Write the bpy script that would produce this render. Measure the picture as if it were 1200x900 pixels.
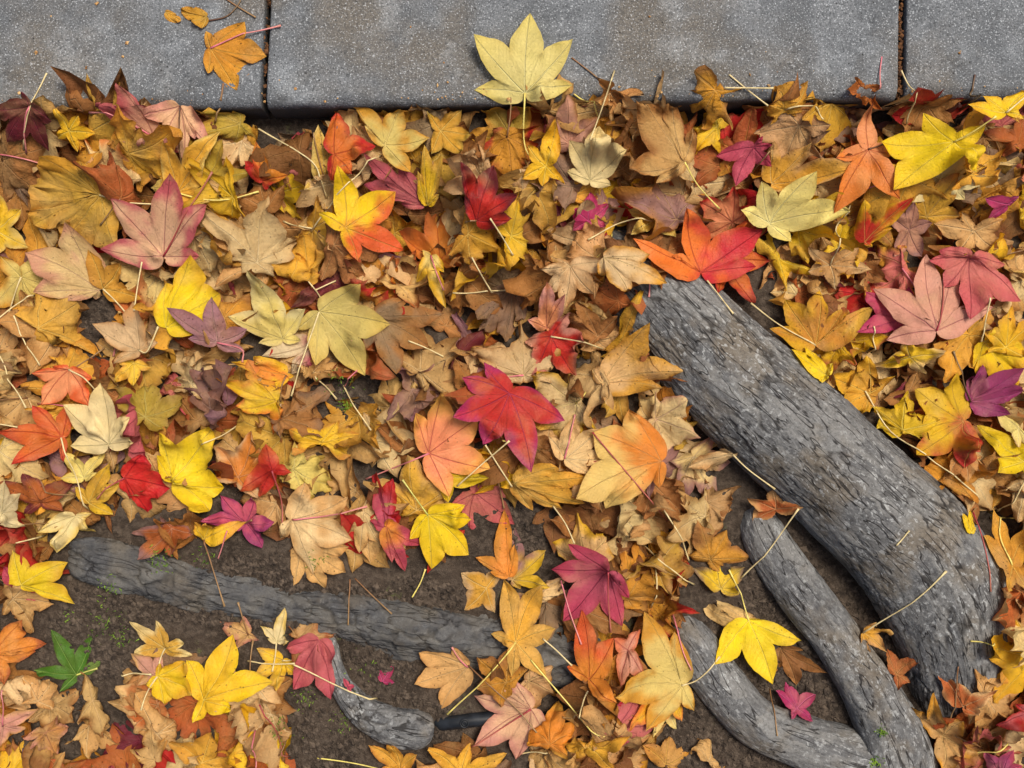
import bpy, math, random
import numpy as np
from mathutils import Vector

for o in list(bpy.data.objects):
    bpy.data.objects.remove(o, do_unlink=True)
scene = bpy.context.scene
R = math.radians
COL = scene.collection

# ------------------------------------------------------------------ camera, sky, sun, exposure
CAM_H = 1.40            # metres above the soil, phone held flat over the leaves
REF_D = 1.35            # at this distance 1 photo pixel is 1 mm
cam_d = bpy.data.cameras.new('camera')
cam = bpy.data.objects.new('camera', cam_d); COL.objects.link(cam)
cam.location = (0, 0, CAM_H); cam.rotation_euler = (0, 0, 0)
cam_d.sensor_width = 36; cam_d.lens = 36 * REF_D / 1.2
cam_d.clip_start = 0.02; cam_d.clip_end = 200
scene.camera = cam

SUN_EL, SUN_AZ = R(66), R(48)      # light comes from above, top right of the picture (beyond the kerb)
w = bpy.data.worlds.new('World'); scene.world = w; w.use_nodes = True
wn = w.node_tree.nodes; wn.clear()
bg = wn.new('ShaderNodeBackground'); sky = wn.new('ShaderNodeTexSky'); wo = wn.new('ShaderNodeOutputWorld')
sky.sky_type = 'NISHITA'; sky.sun_disc = False
sky.sun_elevation = SUN_EL; sky.sun_rotation = SUN_AZ
sky.air_density = 1.0; sky.dust_density = 6.0; sky.ozone_density = 0.6
bg.inputs['Strength'].default_value = 0.064
w.node_tree.links.new(sky.outputs[0], bg.inputs[0]); w.node_tree.links.new(bg.outputs[0], wo.inputs[0])
sd = bpy.data.lights.new('sun', 'SUN'); sun = bpy.data.objects.new('sun', sd); COL.objects.link(sun)
sd.energy = 2.0; sd.angle = R(19); sd.color = (1.0, 0.94, 0.85)
sdir = Vector((math.sin(SUN_AZ) * math.cos(SUN_EL), math.cos(SUN_AZ) * math.cos(SUN_EL), math.sin(SUN_EL)))
sun.rotation_euler = sdir.to_track_quat('Z', 'Y').to_euler()
sun.location = (0.6, 0.8, 2)
vs = scene.view_settings
vs.view_transform = 'Standard'; vs.look = 'None'; vs.gamma = 1; vs.use_curve_mapping = False
vs.exposure = 0.92

# ------------------------------------------------------------------ helpers
rng = np.random.default_rng(7); random.seed(7)

def W(px, py, z=0.05):
    """photo pixel -> world point on the level z"""
    k = (CAM_H - z) / REF_D / 1000.0
    return np.array([(px - 600) * k, (450 - py) * k])

def hexlin(h):
    c = [int(h[i:i + 2], 16) / 255 for i in (0, 2, 4)]
    return np.array([x / 12.92 if x <= .04045 else ((x + .055) / 1.055) ** 2.4 for x in c])

def hash01(ix, iy, iz, seed=0):
    h = (ix.astype(np.int64) * 374761393 + iy.astype(np.int64) * 668265263 + iz.astype(np.int64) * 1274126177 + seed * 974634541) & 0xffffffff
    h = ((h ^ (h >> 13)) * 1274126177) & 0xffffffff
    h = ((h ^ (h >> 16)) * 2246822519) & 0xffffffff
    return ((h ^ (h >> 15)) & 0xffffff) / float(0xffffff)

def vnoise(x, y, z=0.0, seed=0):
    x = np.asarray(x, float); y = np.asarray(y, float); z = np.zeros_like(x) + z
    fx, fy, fz = np.floor(x), np.floor(y), np.floor(z)
    tx, ty, tz = x - fx, y - fy, z - fz
    tx, ty, tz = [t * t * (3 - 2 * t) for t in (tx, ty, tz)]
    r = 0
    for a in (0, 1):
        for b in (0, 1):
            for c in (0, 1):
                r = r + hash01(fx + a, fy + b, fz + c, seed) * (tx if a else 1 - tx) * (ty if b else 1 - ty) * (tz if c else 1 - tz)
    return r * 2 - 1

def fbm(x, y, z=0.0, octv=4, seed=0):
    r, a = 0, 1.0
    for i in range(octv):
        f = 2 ** i
        r = r + a * vnoise(x * f, y * f, np.asarray(z) * f, seed + i * 17); a *= .5
    return r

def worley(x, y, seed=0):
    fx, fy = np.floor(x), np.floor(y)
    d1 = np.full(x.shape, 9.); d2 = d1.copy(); cid = np.zeros(x.shape)
    for a in (-1, 0, 1):
        for b in (-1, 0, 1):
            cx, cy = fx + a, fy + b
            jx, jy = hash01(cx, cy, cx * 0, seed), hash01(cx, cy, cx * 0 + 1, seed)
            d = np.hypot(cx + jx - x, cy + jy - y)
            nearer = d < d1
            d2 = np.where(nearer, d1, np.minimum(d2, d)); d1 = np.where(nearer, d, d1)
            cid = np.where(nearer, hash01(cx, cy, cx * 0 + 2, seed), cid)
    return d1, d2, cid

def sstep(a, b, x):
    t = np.clip((x - a) / (b - a), 0, 1)
    return t * t * (3 - 2 * t)

def mesh_obj(name, verts, faces, mat=None, parent=None, smooth=True):
    me = bpy.data.meshes.new(name)
    me.from_pydata([tuple(v) for v in verts], [], faces)
    if smooth:
        me.polygons.foreach_set('use_smooth', np.ones(len(me.polygons), bool))
    if mat: me.materials.append(mat)
    me.update()
    o = bpy.data.objects.new(name, me); COL.objects.link(o)
    if parent is not None: o.parent = parent
    return o

def add_attr(me, name, kind, data):
    a = me.attributes.new(name, kind, 'POINT')
    key = {'FLOAT': 'value', 'FLOAT_VECTOR': 'vector', 'FLOAT_COLOR': 'color'}[kind]
    a.data.foreach_set(key, np.ascontiguousarray(data, np.float32).ravel())

def tag(o, label=None, cat=None, group=None, kind=None):
    if label: o['label'] = label
    if cat: o['category'] = cat
    if group: o['group'] = group
    if kind: o['kind'] = kind
    return o

def grid_faces(n, m, wrap=False):
    f = []
    for i in range(n - 1):
        for j in range(m if wrap else m - 1):
            j2 = (j + 1) % m
            f.append((i * m + j, i * m + j2, (i + 1) * m + j2, (i + 1) * m + j))
    return f

class NT:
    """tiny node-tree helper"""
    def __init__(s, name):
        s.m = bpy.data.materials.new(name); s.m.use_nodes = True
        s.t = s.m.node_tree; s.t.nodes.clear()
        s.out = s.n('ShaderNodeOutputMaterial')
    def n(s, typ, **kw):
        x = s.t.nodes.new(typ)
        for k, v in kw.items(): setattr(x, k, v)
        return x
    def link(s, a, b): s.t.links.new(a, b)
    def setin(s, sock, v):
        if isinstance(v, bpy.types.NodeSocket): s.link(v, sock)
        else: sock.default_value = v
    def math(s, op, a, b=None, c=None, clamp=False):
        x = s.n('ShaderNodeMath', operation=op); x.use_clamp = clamp
        s.setin(x.inputs[0], a)
        if b is not None: s.setin(x.inputs[1], b)
        if c is not None: s.setin(x.inputs[2], c)
        return x.outputs[0]
    def ramp(s, v, a, b, lo=0.0, hi=1.0):
        x = s.n('ShaderNodeMapRange', interpolation_type='SMOOTHSTEP')
        s.setin(x.inputs[0], v)
        for i, q in zip((1, 2, 3, 4), (a, b, lo, hi)): x.inputs[i].default_value = q
        return x.outputs[0]
    def mix(s, f, a, b, mode='MIX'):
        x = s.n('ShaderNodeMix', data_type='RGBA', blend_type=mode); x.clamp_factor = True
        s.setin(x.inputs[0], f)
        for sock, v in ((x.inputs[6], a), (x.inputs[7], b)):
            if isinstance(v, bpy.types.NodeSocket): s.link(v, sock)
            else: sock.default_value = (*v, 1)
        return x.outputs[2]
    def noise(s, vec, scale, detail=3, rough=.55, dist=0):
        x = s.n('ShaderNodeTexNoise'); s.link(vec, x.inputs['Vector'])
        x.inputs['Scale'].default_value = scale; x.inputs['Detail'].default_value = detail
        x.inputs['Roughness'].default_value = rough; x.inputs['Distortion'].default_value = dist
        return x.outputs[0]
    def voro(s, vec, scale, feature='F1', out=0):
        x = s.n('ShaderNodeTexVoronoi', feature=feature); s.link(vec, x.inputs['Vector'])
        x.inputs['Scale'].default_value = scale
        return x.outputs[out]
    def attr(s, name, out='Vector'):
        x = s.n('ShaderNodeAttribute', attribute_name=name); return x.outputs[out]
    def pos(s): return s.n('ShaderNodeNewGeometry').outputs['Position']
    def vscale(s, vec, xyz):
        x = s.n('ShaderNodeVectorMath', operation='MULTIPLY'); s.link(vec, x.inputs[0]); x.inputs[1].default_value = xyz
        return x.outputs[0]
    def bump(s, h, dist, strength=1.0, normal=None):
        x = s.n('ShaderNodeBump'); s.setin(x.inputs['Height'], h)
        x.inputs['Distance'].default_value = dist; x.inputs['Strength'].default_value = strength
        if normal is not None: s.link(normal, x.inputs['Normal'])
        return x.outputs[0]
    def bsdf(s, col, rough=.8, spec=.3, normal=None):
        p = s.n('ShaderNodeBsdfPrincipled')
        s.setin(p.inputs['Base Color'], col if isinstance(col, bpy.types.NodeSocket) else (*col, 1))
        s.setin(p.inputs['Roughness'], rough); s.setin(p.inputs['Specular IOR Level'], spec)
        if normal is not None: s.link(normal, p.inputs['Normal'])
        return p.outputs[0]
    def done(s, shader):
        s.link(shader, s.out.inputs[0]); return s.m

# ------------------------------------------------------------------ materials
def mat_concrete():
    t = NT('concrete'); P = t.pos()
    big = t.noise(P, 5, 4); mid = t.noise(P, 34, 4, .6); fine = t.noise(P, 300, 3, .7); grit = t.noise(P, 560, 2, .6)
    c = t.mix(t.ramp(mid, .3, .7), hexlin('5A5D60'), hexlin('6E7174'))
    c = t.mix(t.ramp(big, .44, .60, 0, .75), c, hexlin('665E52'))
    c = t.mix(t.ramp(t.noise(P, 9.5, 5, .65, .4), .50, .70, 0, .45), c, hexlin('4C4740'))
    c = t.mix(t.ramp(t.noise(P, 13, 3, .7), .50, .68, 0, .22), c, hexlin('AFB5B9'))
    c = t.mix(t.ramp(fine, .36, .60, .6, 0), c, t.mix(.75, c, hexlin('34383B')))
    c = t.mix(t.ramp(grit, .58, .70, 0, .55), c, hexlin('C6CBCE'))
    c = t.mix(t.ramp(grit, .42, .32, 0, .75), c, hexlin('2C2E30'))
    pits = t.voro(P, 70); c = t.mix(t.ramp(pits, .085, .05, 0, .75), c, hexlin('2E2D2A'))
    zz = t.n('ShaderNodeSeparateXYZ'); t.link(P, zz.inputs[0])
    darkening = t.ramp(t.math('ADD', zz.outputs[2], t.math('MULTIPLY', t.noise(P, 45, 4), .02)), .103, .088)  # slab turns darker brown below its top edge, border broken by noise
    c = t.mix(t.math('MULTIPLY', darkening, .85), c, hexlin('3A342E'))
    h = t.math('ADD', t.math('MULTIPLY', fine, .6), t.math('MULTIPLY', grit, .7))
    h = t.math('SUBTRACT', h, t.ramp(pits, .09, .03))
    return t.done(t.bsdf(c, .88, .25, t.bump(h, .0012, .8)))

def mat_soil():
    t = NT('soil'); P = t.pos()
    n1 = t.noise(P, 14, 5, .6); n2 = t.noise(P, 130, 4, .7); n3 = t.noise(P, 500, 3, .7)
    c = t.mix(t.ramp(n1, .3, .7), hexlin('2A231D'), hexlin('443A31'))
    c = t.mix(t.ramp(n2, .4, .7, 0, .7), c, hexlin('5C5146'))
    c = t.mix(t.ramp(n3, .62, .75, 0, .6), c, hexlin('6E6458'))
    c = t.mix(t.ramp(n3, .42, .3, 0, .6), c, hexlin('201A15'))
    moss = t.math('MULTIPLY', t.ramp(t.noise(P, 22, 4, .6), .60, .72), t.ramp(n2, .48, .62))
    c = t.mix(t.math('MULTIPLY', moss, .55), c, hexlin('4C5A22'))
    h = t.math('ADD', n2, t.math('MULTIPLY', n3, .5))
    return t.done(t.bsdf(c, .95, .15, t.bump(h, .004, .9)))

def mat_bark(name, pale=1.0, warm=0.0):
    t = NT(name); P = t.pos()
    uv = t.attr('bark_uv'); crack = t.attr('crack', 'Fac'); cell = t.attr('plate', 'Fac')
    n1 = t.noise(t.vscale(uv, (75, 150, 1)), 1.0, 5, .7, .3); n2 = t.noise(P, 340, 4, .75); n3 = t.noise(P, 13, 3, .6)
    fis = t.noise(t.vscale(uv, (15, 85, 1)), 1.0, 2.5, .5, .35)
    fissure = t.math('SUBTRACT', 1.0, t.ramp(t.math('ABSOLUTE', t.math('SUBTRACT', fis, .5)), .004, .022))
    fissure = t.math('MULTIPLY', fissure, t.ramp(t.noise(P, 45, 3), .38, .54))
    c = t.mix(t.ramp(n1, .24, .76), hexlin('424243'), hexlin('6C6C6B'))
    c = t.mix(t.math('MULTIPLY', t.ramp(cell, .2, .9), .30), c, hexlin('94928C'))
    c = t.mix(t.ramp(n3, .48, .64, 0, .5 + warm), c, hexlin('685A44'))
    c = t.mix(t.ramp(n2, .48, .34, 0, .5), c, hexlin('2A2826'))
    wm = t.math('MULTIPLY', t.ramp(t.noise(t.vscale(uv, (130, 190, 1)), 1.0, 4, .7, .3), .54, .62), t.ramp(t.noise(P, 11, 3), .36, .6, .25, 1))
    c = t.mix(t.math('MULTIPLY', wm, .5 * pale), c, hexlin('B2B4B2'))
    c = t.mix(t.ramp(n2, .60, .70, 0, .36 * pale), c, hexlin('AEAEAA'))
    c = t.mix(t.math('MULTIPLY', fissure, .85), c, hexlin('1D1A18'))
    c = t.mix(t.math('MULTIPLY', crack, .75), c, hexlin('1F1B18'))
    if warm: c = t.mix(.6, c, t.mix(t.ramp(t.noise(P, 30, 4), .4, .6), hexlin('2C2C2E'), hexlin('4A463F')))
    h = t.math('ADD', t.math('MULTIPLY', n1, 1.0), t.math('MULTIPLY', n2, .45))
    h = t.math('SUBTRACT', h, t.math('MULTIPLY', fissure, .8))
    return t.done(t.bsdf(c, .82, .25, t.bump(h, .0015, 1.0)))

def mat_leaf():
    t = NT('leaf'); P = t.pos()
    ca = t.n('ShaderNodeAttribute', attribute_name='Col'); va = t.n('ShaderNodeAttribute', attribute_name='VeinCol')
    lf = t.n('ShaderNodeSeparateXYZ'); t.link(t.attr('leaf_uv'), lf.inputs[0])
    u, v, edge = lf.outputs
    dry = va.outputs['Alpha']; spot = ca.outputs['Alpha']
    c = ca.outputs['Color']
    n1 = t.noise(P, 48, 4, .6); n2 = t.noise(P, 190, 4, .65); n3 = t.noise(P, 24, 3, .55, .5)
    c = t.mix(t.ramp(n1, .30, .70, .42, 0), c, t.mix(.55, c, (.12, .055, .016)))
    c = t.mix(t.ramp(n3, .50, .72, 0, .22), c, t.mix(.5, c, (.86, .68, .28)))
    # drying blotches and browned margins
    bl = t.math('MULTIPLY', t.ramp(n3, .46, .62), t.ramp(n2, .36, .62, .35, 1))
    c = t.mix(t.math('MULTIPLY', t.math('MULTIPLY', bl, dry), .62), c, hexlin('8A6030'))
    eg = t.math('MULTIPLY', t.math('POWER', edge, 5.0), t.ramp(n1, .36, .6))
    c = t.mix(t.math('MULTIPLY', eg, t.math('MULTIPLY_ADD', dry, .55, .26)), c, hexlin('70401C'))
    # veins: midribs, side veins, net
    av = t.math('ABSOLUTE', v)
    main = t.ramp(t.math('ADD', av, t.math('MULTIPLY', u, .006)), .0011, .0004)
    k = t.math('MULTIPLY_ADD', t.math('SUBTRACT', u, t.math('MULTIPLY', av, .85)), 125.0, t.math('MULTIPLY', n1, 2.6))
    side = t.ramp(t.math('PINGPONG', k, .5), .06, .0)
    net = t.ramp(t.voro(P, 330, 'DISTANCE_TO_EDGE'), .07, .0)
    vf = t.math('MAXIMUM', t.math('MULTIPLY', main, .48), t.math('MAXIMUM', t.math('MULTIPLY', side, .08), t.math('MULTIPLY', net, .06)))
    c = t.mix(vf, c, va.outputs['Color'])
    # specks
    vd = t.voro(P, 150)
    sp = t.math('MULTIPLY', t.ramp(vd, .17, .10), t.ramp(t.noise(P, 30, 2), .42, .55))
    c = t.mix(t.math('MULTIPLY', sp, t.math('MULTIPLY_ADD', spot, 1.3, .1, True)), c, hexlin('2A1608'))
    c = t.mix(t.math('MULTIPLY', t.ramp(n2, .60, .76), t.math('MULTIPLY_ADD', dry, .35, .06)), c, hexlin('5E3314'))
    h = t.math('SUBTRACT', t.math('MULTIPLY', n2, .7), t.math('MAXIMUM', t.math('MULTIPLY', main, .8), t.math('MULTIPLY', side, .16)))
    h = t.math('ADD', h, t.math('MULTIPLY', t.math('MULTIPLY', t.noise(P, 75, 3, .6, .8), dry), 3.2))
    h = t.math('SUBTRACT', h, t.math('MULTIPLY', net, .12))
    nb = t.bump(h, .0016, .9)
    p = t.bsdf(c, t.math('MULTIPLY_ADD', dry, .2, .5), .24, nb)
    tr = t.n('ShaderNodeBsdfTranslucent'); t.link(c, tr.inputs[0]); t.link(nb, tr.inputs[1])
    mx = t.n('ShaderNodeMixShader'); mx.inputs[0].default_value = .28
    t.link(p, mx.inputs[1]); t.link(tr.outputs[0], mx.inputs[2])
    return t.done(mx.outputs[0])

def mat_stalk():
    t = NT('stalk'); P = t.pos(); ca = t.n('ShaderNodeAttribute', attribute_name='Col')
    n = t.noise(P, 120, 3)
    c = t.mix(t.ramp(n, .4, .65, 0, .5), ca.outputs['Color'], t.mix(.6, ca.outputs['Color'], (.12, .06, .02)))
    return t.done(t.bsdf(c, .5, .4))

def mat_plain(name, a, b, scale, rough=.7, bd=.001):
    t = NT(name); P = t.pos(); n = t.noise(P, scale, 4, .65)
    return t.done(t.bsdf(t.mix(t.ramp(n, .35, .68), hexlin(a), hexlin(b)), rough, .3, t.bump(n, bd, .7)))

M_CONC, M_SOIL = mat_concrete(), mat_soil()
M_BARK, M_BARK2 = mat_bark('bark', 1.0), mat_bark('wet_bark', .55, .1)
M_LEAF, M_STALK = mat_leaf(), mat_stalk()
M_GRIT = mat_plain('crumb', '2C241D', '5A4E42', 120, .95)
M_JOINT = mat_plain('joint_dirt', '1F1A16', '4A4038', 160, .95, .003)
M_MOSS = mat_plain('moss', '3F5A18', '7C9A2E', 90, .8)
M_BLACK = mat_plain('black_plastic', '15181C', '23272C', 60, .45, .0003)
M_CHIP = mat_plain('mulch', '3A2416', '7A5230', 150, .9)

# ------------------------------------------------------------------ height map the leaves settle on
HX0, HX1, HY0, HY1, HS = -.86, .86, -.66, .46, .0025
HNX, HNY = int((HX1 - HX0) / HS), int((HY1 - HY0) / HS)
gx = HX0 + (np.arange(HNX) + .5) * HS; gy = HY0 + (np.arange(HNY) + .5) * HS
GX, GY = np.meshgrid(gx, gy, indexing='ij')

def soil_z(x, y):
    bank = .040 * sstep(.17, .30, y) * (1 + .35 * vnoise(x * 7, y * 3, 0, 6)) * (1 - sstep(.33, .40, y))
    return bank + .006 * fbm(x * 9, y * 9, 0, 3, 3) + .0028 * fbm(x * 42, y * 42, 0, 3, 5) - .002

H = soil_z(GX, GY)

def hidx(x, y):
    return (np.clip(((x - HX0) / HS).astype(int), 0, HNX - 1), np.clip(((y - HY0) / HS).astype(int), 0, HNY - 1))

def hsamp(x, y):
    i, j = hidx(np.asarray(x, float), np.asarray(y, float)); return H[i, j]

# ------------------------------------------------------------------ soil: one sheet, fine where the camera looks
def axis(lo, hi, step, far):
    a = list(np.arange(lo, hi + 1e-6, step)); d = step
    l, h = lo, hi; pre, post = [], []
    while h < far:
        d *= 1.6; h += d; l -= d; post.append(h); pre.append(l)
    return np.array(pre[::-1] + a + post)
ax, ay = axis(-.72, .72, .0045, 30), axis(-.56, .42, .0045, 30)
SX, SY = np.meshgrid(ax, ay, indexing='ij')
SZ = soil_z(SX, SY) + .0012 * vnoise(SX * 160, SY * 160, 0, 9)
soil = mesh_obj('soil', np.stack([SX.ravel(), SY.ravel(), SZ.ravel()], 1), [f[::-1] for f in grid_faces(len(ax), len(ay))], M_SOIL)
tag(soil, 'dark brown bare soil with moss specks', None, None, 'structure')

# ------------------------------------------------------------------ pavement: three cast slabs with open joints
KZ = .10
def edge_px(px): return 127 - .0125 * px
pv_base = mesh_obj('pavement', [(-12, W(0, edge_px(600), KZ)[1] + .03, .055), (12, W(0, edge_px(600), KZ)[1] + .02, .055),
                                (12, 12, .055), (-12, 12, .055)], [(0, 1, 2, 3)], M_JOINT, None, False)
tag(pv_base, 'grey concrete pavement edge with earthy dirt in its joints', None, None, 'structure')

def slab(x0f, x1f):
    """x0f/x1f: x of the slab's sides as functions of y"""
    RS, RF = .0035, .014
    c = np.concatenate([[-.045, -.02], -RS * (1 - np.sin(np.linspace(0, math.pi / 2, 6)))])  # z drop along the side curve
    side_d = np.concatenate([[0, 0], RS * (1 - np.cos(np.linspace(0, math.pi / 2, 6)))])
    prof = []                                                                                # (dy from edge, dz)
    for z in (-.16, -.09, -.05): prof.append((0, z))
    for a in np.linspace(0, math.pi / 2, 9): prof.append((RF * (1 - math.cos(a)), -RF * (1 - math.sin(a))))
    for d in list(np.arange(.03, .30, .012)) + [.4, .6, 1.0, 2, 5, 11]: prof.append((d, 0))
    inner = np.linspace(0, 1, 90)[1:-1]
    V = []
    for dy, dz in prof:
        ym = W(0, edge_px(600), KZ)[1] + dy
        xa, xb = x0f(ym), x1f(ym)
        xs = np.concatenate([xa + side_d, xa + RS + (xb - xa - 2 * RS) * inner, xb - side_d[::-1]])
        zs = np.concatenate([c, np.zeros(len(inner)), c[::-1]])
        pxs = xs / ((CAM_H - KZ) / REF_D / 1000) + 600
        ye = W(0, 0, KZ)[1] * (450 - edge_px(np.clip(pxs, -3000, 4000))) / 450 + dy
        wob = .0012 * fbm(xs * 22, ye * 22, dz * 40, 3, 21) + .0006 * vnoise(xs * 140, ye * 140, dz * 140, 22)
        z = KZ + dz + zs + wob
        y2 = ye + (wob * 1.6 if dy < .02 else 0)
        V.append(np.stack([xs, y2, z], 1))
    n, m = len(prof), len(V[0])
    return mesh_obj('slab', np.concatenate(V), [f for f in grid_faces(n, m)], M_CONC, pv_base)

def jl(px_top, px_edge, off):
    a, b = W(px_top, 0, KZ), W(px_edge, 120, KZ)
    return lambda y: a[0] + (b[0] - a[0]) * (min(y, 1.0) - a[1]) / (b[1] - a[1]) + off
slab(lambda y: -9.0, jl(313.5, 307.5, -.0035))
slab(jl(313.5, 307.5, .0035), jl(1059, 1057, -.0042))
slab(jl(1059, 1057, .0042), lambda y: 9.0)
H = np.where(GY > W(0, 0, KZ)[1] * (450 - edge_px(GX / ((CAM_H - KZ) / REF_D / 1000) + 600)) / 450 + .006, KZ, H)

# ------------------------------------------------------------------ surface roots
def catmull(P, n):
    P = np.array(P, float); P = np.vstack([2 * P[0] - P[1], P, 2 * P[-1] - P[-2]])
    seg = len(P) - 3; out = []
    for q in np.linspace(0, seg - 1e-6, n):
        i = int(q); t = q - i
        a, b, c, d = P[i:i + 4]
        out.append(.5 * ((2 * b) + (c - a) * t + (2 * a - 5 * b + 4 * c - d) * t * t + (3 * b - a - 3 * c + d) * t ** 3))
    return np.array(out)

def root(name, label, ctrl, n, m, mat, su, sv, amp, seed, flat=.9, lump=.10, ck=1.0):
    """ctrl rows: px, py, centre height, radius in px"""
    pts = []
    for px, py, z, r in ctrl:
        w2 = W(px, py, z); pts.append((w2[0], w2[1], z, r / 1000 * (CAM_H - z) / REF_D))
    C = catmull(pts, n)
    T = np.gradient(C[:, :3], axis=0); T /= np.linalg.norm(T, axis=1)[:, None]
    S = np.cross(T, [0, 0, 1]); S /= np.linalg.norm(S, axis=1)[:, None]; U = np.cross(S, T)
    L = np.concatenate([[0], np.cumsum(np.linalg.norm(np.diff(C[:, :3], axis=0), axis=1))])
    q = np.linspace(-1, 1, m, endpoint=False)
    th = math.pi / 2 + math.pi * (.72 * q + .28 * q ** 3)          # denser on top, seam underneath
    TH, LL = np.meshgrid(th, L); RR = np.maximum(C[:, 3], .0005)[:, None]
    vv = (TH - math.pi / 2) * np.median(C[:, 3])
    rad = RR * (1 + lump * fbm(LL * 7, np.cos(TH) * 1.2, np.sin(TH) * 1.2, 3, seed))
    wu = LL + .010 * fbm(LL * 45, vv * 45, 0, 3, seed + 1); wv = vv + .006 * fbm(LL * 30, vv * 60, 0, 3, seed + 2)
    d1, d2, cid = worley(wu * su, wv * sv, seed + 3)
    e1, e2, cid2 = worley(wu * su * 2.3, wv * sv * 2.1, seed + 8)
    crack = (1 - sstep(.02, .16, d2 - d1)) * sstep(-.25, .35, fbm(LL * 18, vv * 18, 0, 2, seed + 5))
    crack2 = (1 - sstep(.02, .14, e2 - e1)) * sstep(.0, .5, fbm(LL * 30, vv * 30, 0, 2, seed + 6))
    crack, crack2 = crack * ck, crack2 * ck
    fade = np.clip(RR / .02, 0, 1)
    disp = amp * (-1.0 * crack - .5 * crack2 + .55 * (cid - .5) + .30 * (cid2 - .5) + .45 * fbm(LL * 60, vv * 170, 0, 4, seed + 7))
    rad = rad + disp * fade
    X = C[:, None, :3] + rad[..., None] * (np.cos(TH)[..., None] * S[:, None, :] + flat * np.sin(TH)[..., None] * U[:, None, :])
    V = X.reshape(-1, 3)
    F = [f for f in grid_faces(n, m, True)]
    V = np.vstack([V, C[0, :3], C[-1, :3]]); a, b = n * m, n * m + 1
    for j in range(m):
        F.append((a, (j + 1) % m, j)); F.append((b, (n - 1) * m + j, (n - 1) * m + (j + 1) % m))
    o = mesh_obj(name, V, F, mat)
    pad = lambda A: np.concatenate([A.ravel(), [A.mean()] * 2])
    add_attr(o.data, 'crack', 'FLOAT', np.clip(pad(crack + .5 * crack2), 0, 1))
    add_attr(o.data, 'plate', 'FLOAT', pad(cid))
    add_attr(o.data, 'bark_uv', 'FLOAT_VECTOR', np.stack([pad(LL), pad(vv), pad(LL * 0 + seed * .37)], 1))
    tag(o, label, 'tree root', 'surface roots of one tree')
    i, j = hidx(V[:, 0], V[:, 1]); np.maximum.at(H, (i, j), V[:, 2])
    return o

root('tree_root', 'thick grey tree root with cracked bark arching out of the leaves',
     [(700, 290, -.045, 38), (740, 325, .0, 50), (785, 368, .014, 60), (845, 431, .018, 66), (911, 490, .02, 69), (1007, 582, .022, 73),
      (1064, 636, .021, 75), (1100, 690, .015, 75), (1120, 748, .004, 68), (1126, 806, -.03, 60), (1130, 850, -.09, 45)], 430, 210, M_BARK, 16, 80, .0015, 11, lump=.06)
root('tree_root', 'slim grey forked root looping round a pocket of soil beside the thick root',
     [(878, 585, -.035, 20), (893, 625, .0, 26), (918, 665, .008, 28), (946, 703, .012, 29), (973, 738, .013, 29), (996, 773, .013, 30), (1019, 808, .013, 33),
      (1042, 855, .012, 38), (1055, 905, .0, 42), (1058, 960, -.04, 36)], 320, 130, M_BARK, 24, 80, .0014, 31, lump=.07, ck=.15)
root('tree_root', 'slim grey root running from under the leaves into the forked root',
     [(790, 722, -.035, 22), (810, 752, -.004, 27), (843, 798, .004, 29), (885, 845, .006, 29), (940, 868, .006, 31), (995, 885, .006, 34),
      (1045, 900, -.006, 36)], 280, 120, M_BARK, 24, 80, .0014, 41, lump=.07, ck=.15)
root('tree_root', 'flat half buried grey root with a blunt knobbly end on bare soil',
     [(88, 648, -.016, 10), (97, 650, -.010, 24), (125, 655, -.010, 31), (170, 668, -.014, 32), (225, 690, -.018, 31), (290, 704, -.020, 32), (345, 714, -.024, 32), (410, 724, -.019, 35),
      (480, 740, -.017, 42), (560, 750, -.020, 37), (640, 762, -.010, 38), (720, 780, -.014, 38), (800, 800, -.03, 36)], 420, 120, M_BARK2, 34, 56, .0038, 51, flat=.85, lump=.26)
root('tree_root', 'short dark root stub with a round pale end on bare soil',
     [(385, 738, -.016, 9), (390, 775, .0, 11), (402, 806, .003, 14), (428, 834, .004, 19), (458, 848, .004, 23), (484, 853, .004, 24),
      (500, 854, .002, 19), (507, 854, .0, 9), (509, 854, .0, 2)], 180, 90, M_BARK, 55, 80, .0018, 61, lump=.12)

# ------------------------------------------------------------------ drip irrigation hose at the edge of the leaves
def tube_mesh(pts, rad, seg=8, taper=None):
    P = np.array(pts, float); n = len(P)
    T = np.gradient(P, axis=0); T /= np.linalg.norm(T, axis=1)[:, None] + 1e-9
    up = np.where(np.abs(T[:, 2:3]) > .9, [[1., 0, 0]], [[0, 0, 1.]])
    S = np.cross(T, up); S /= np.linalg.norm(S, axis=1)[:, None] + 1e-9; U = np.cross(S, T)
    r = np.full(n, rad) if taper is None else np.array(taper)
    th = np.linspace(0, 2 * math.pi, seg, endpoint=False)
    V = P[:, None] + r[:, None, None] * (np.cos(th)[None, :, None] * S[:, None] + np.sin(th)[None, :, None] * U[:, None])
    F = grid_faces(n, seg, True) + [tuple(range(seg))[::-1], tuple((n - 1) * seg + k for k in range(seg))]
    return V.reshape(-1, 3), F

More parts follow.
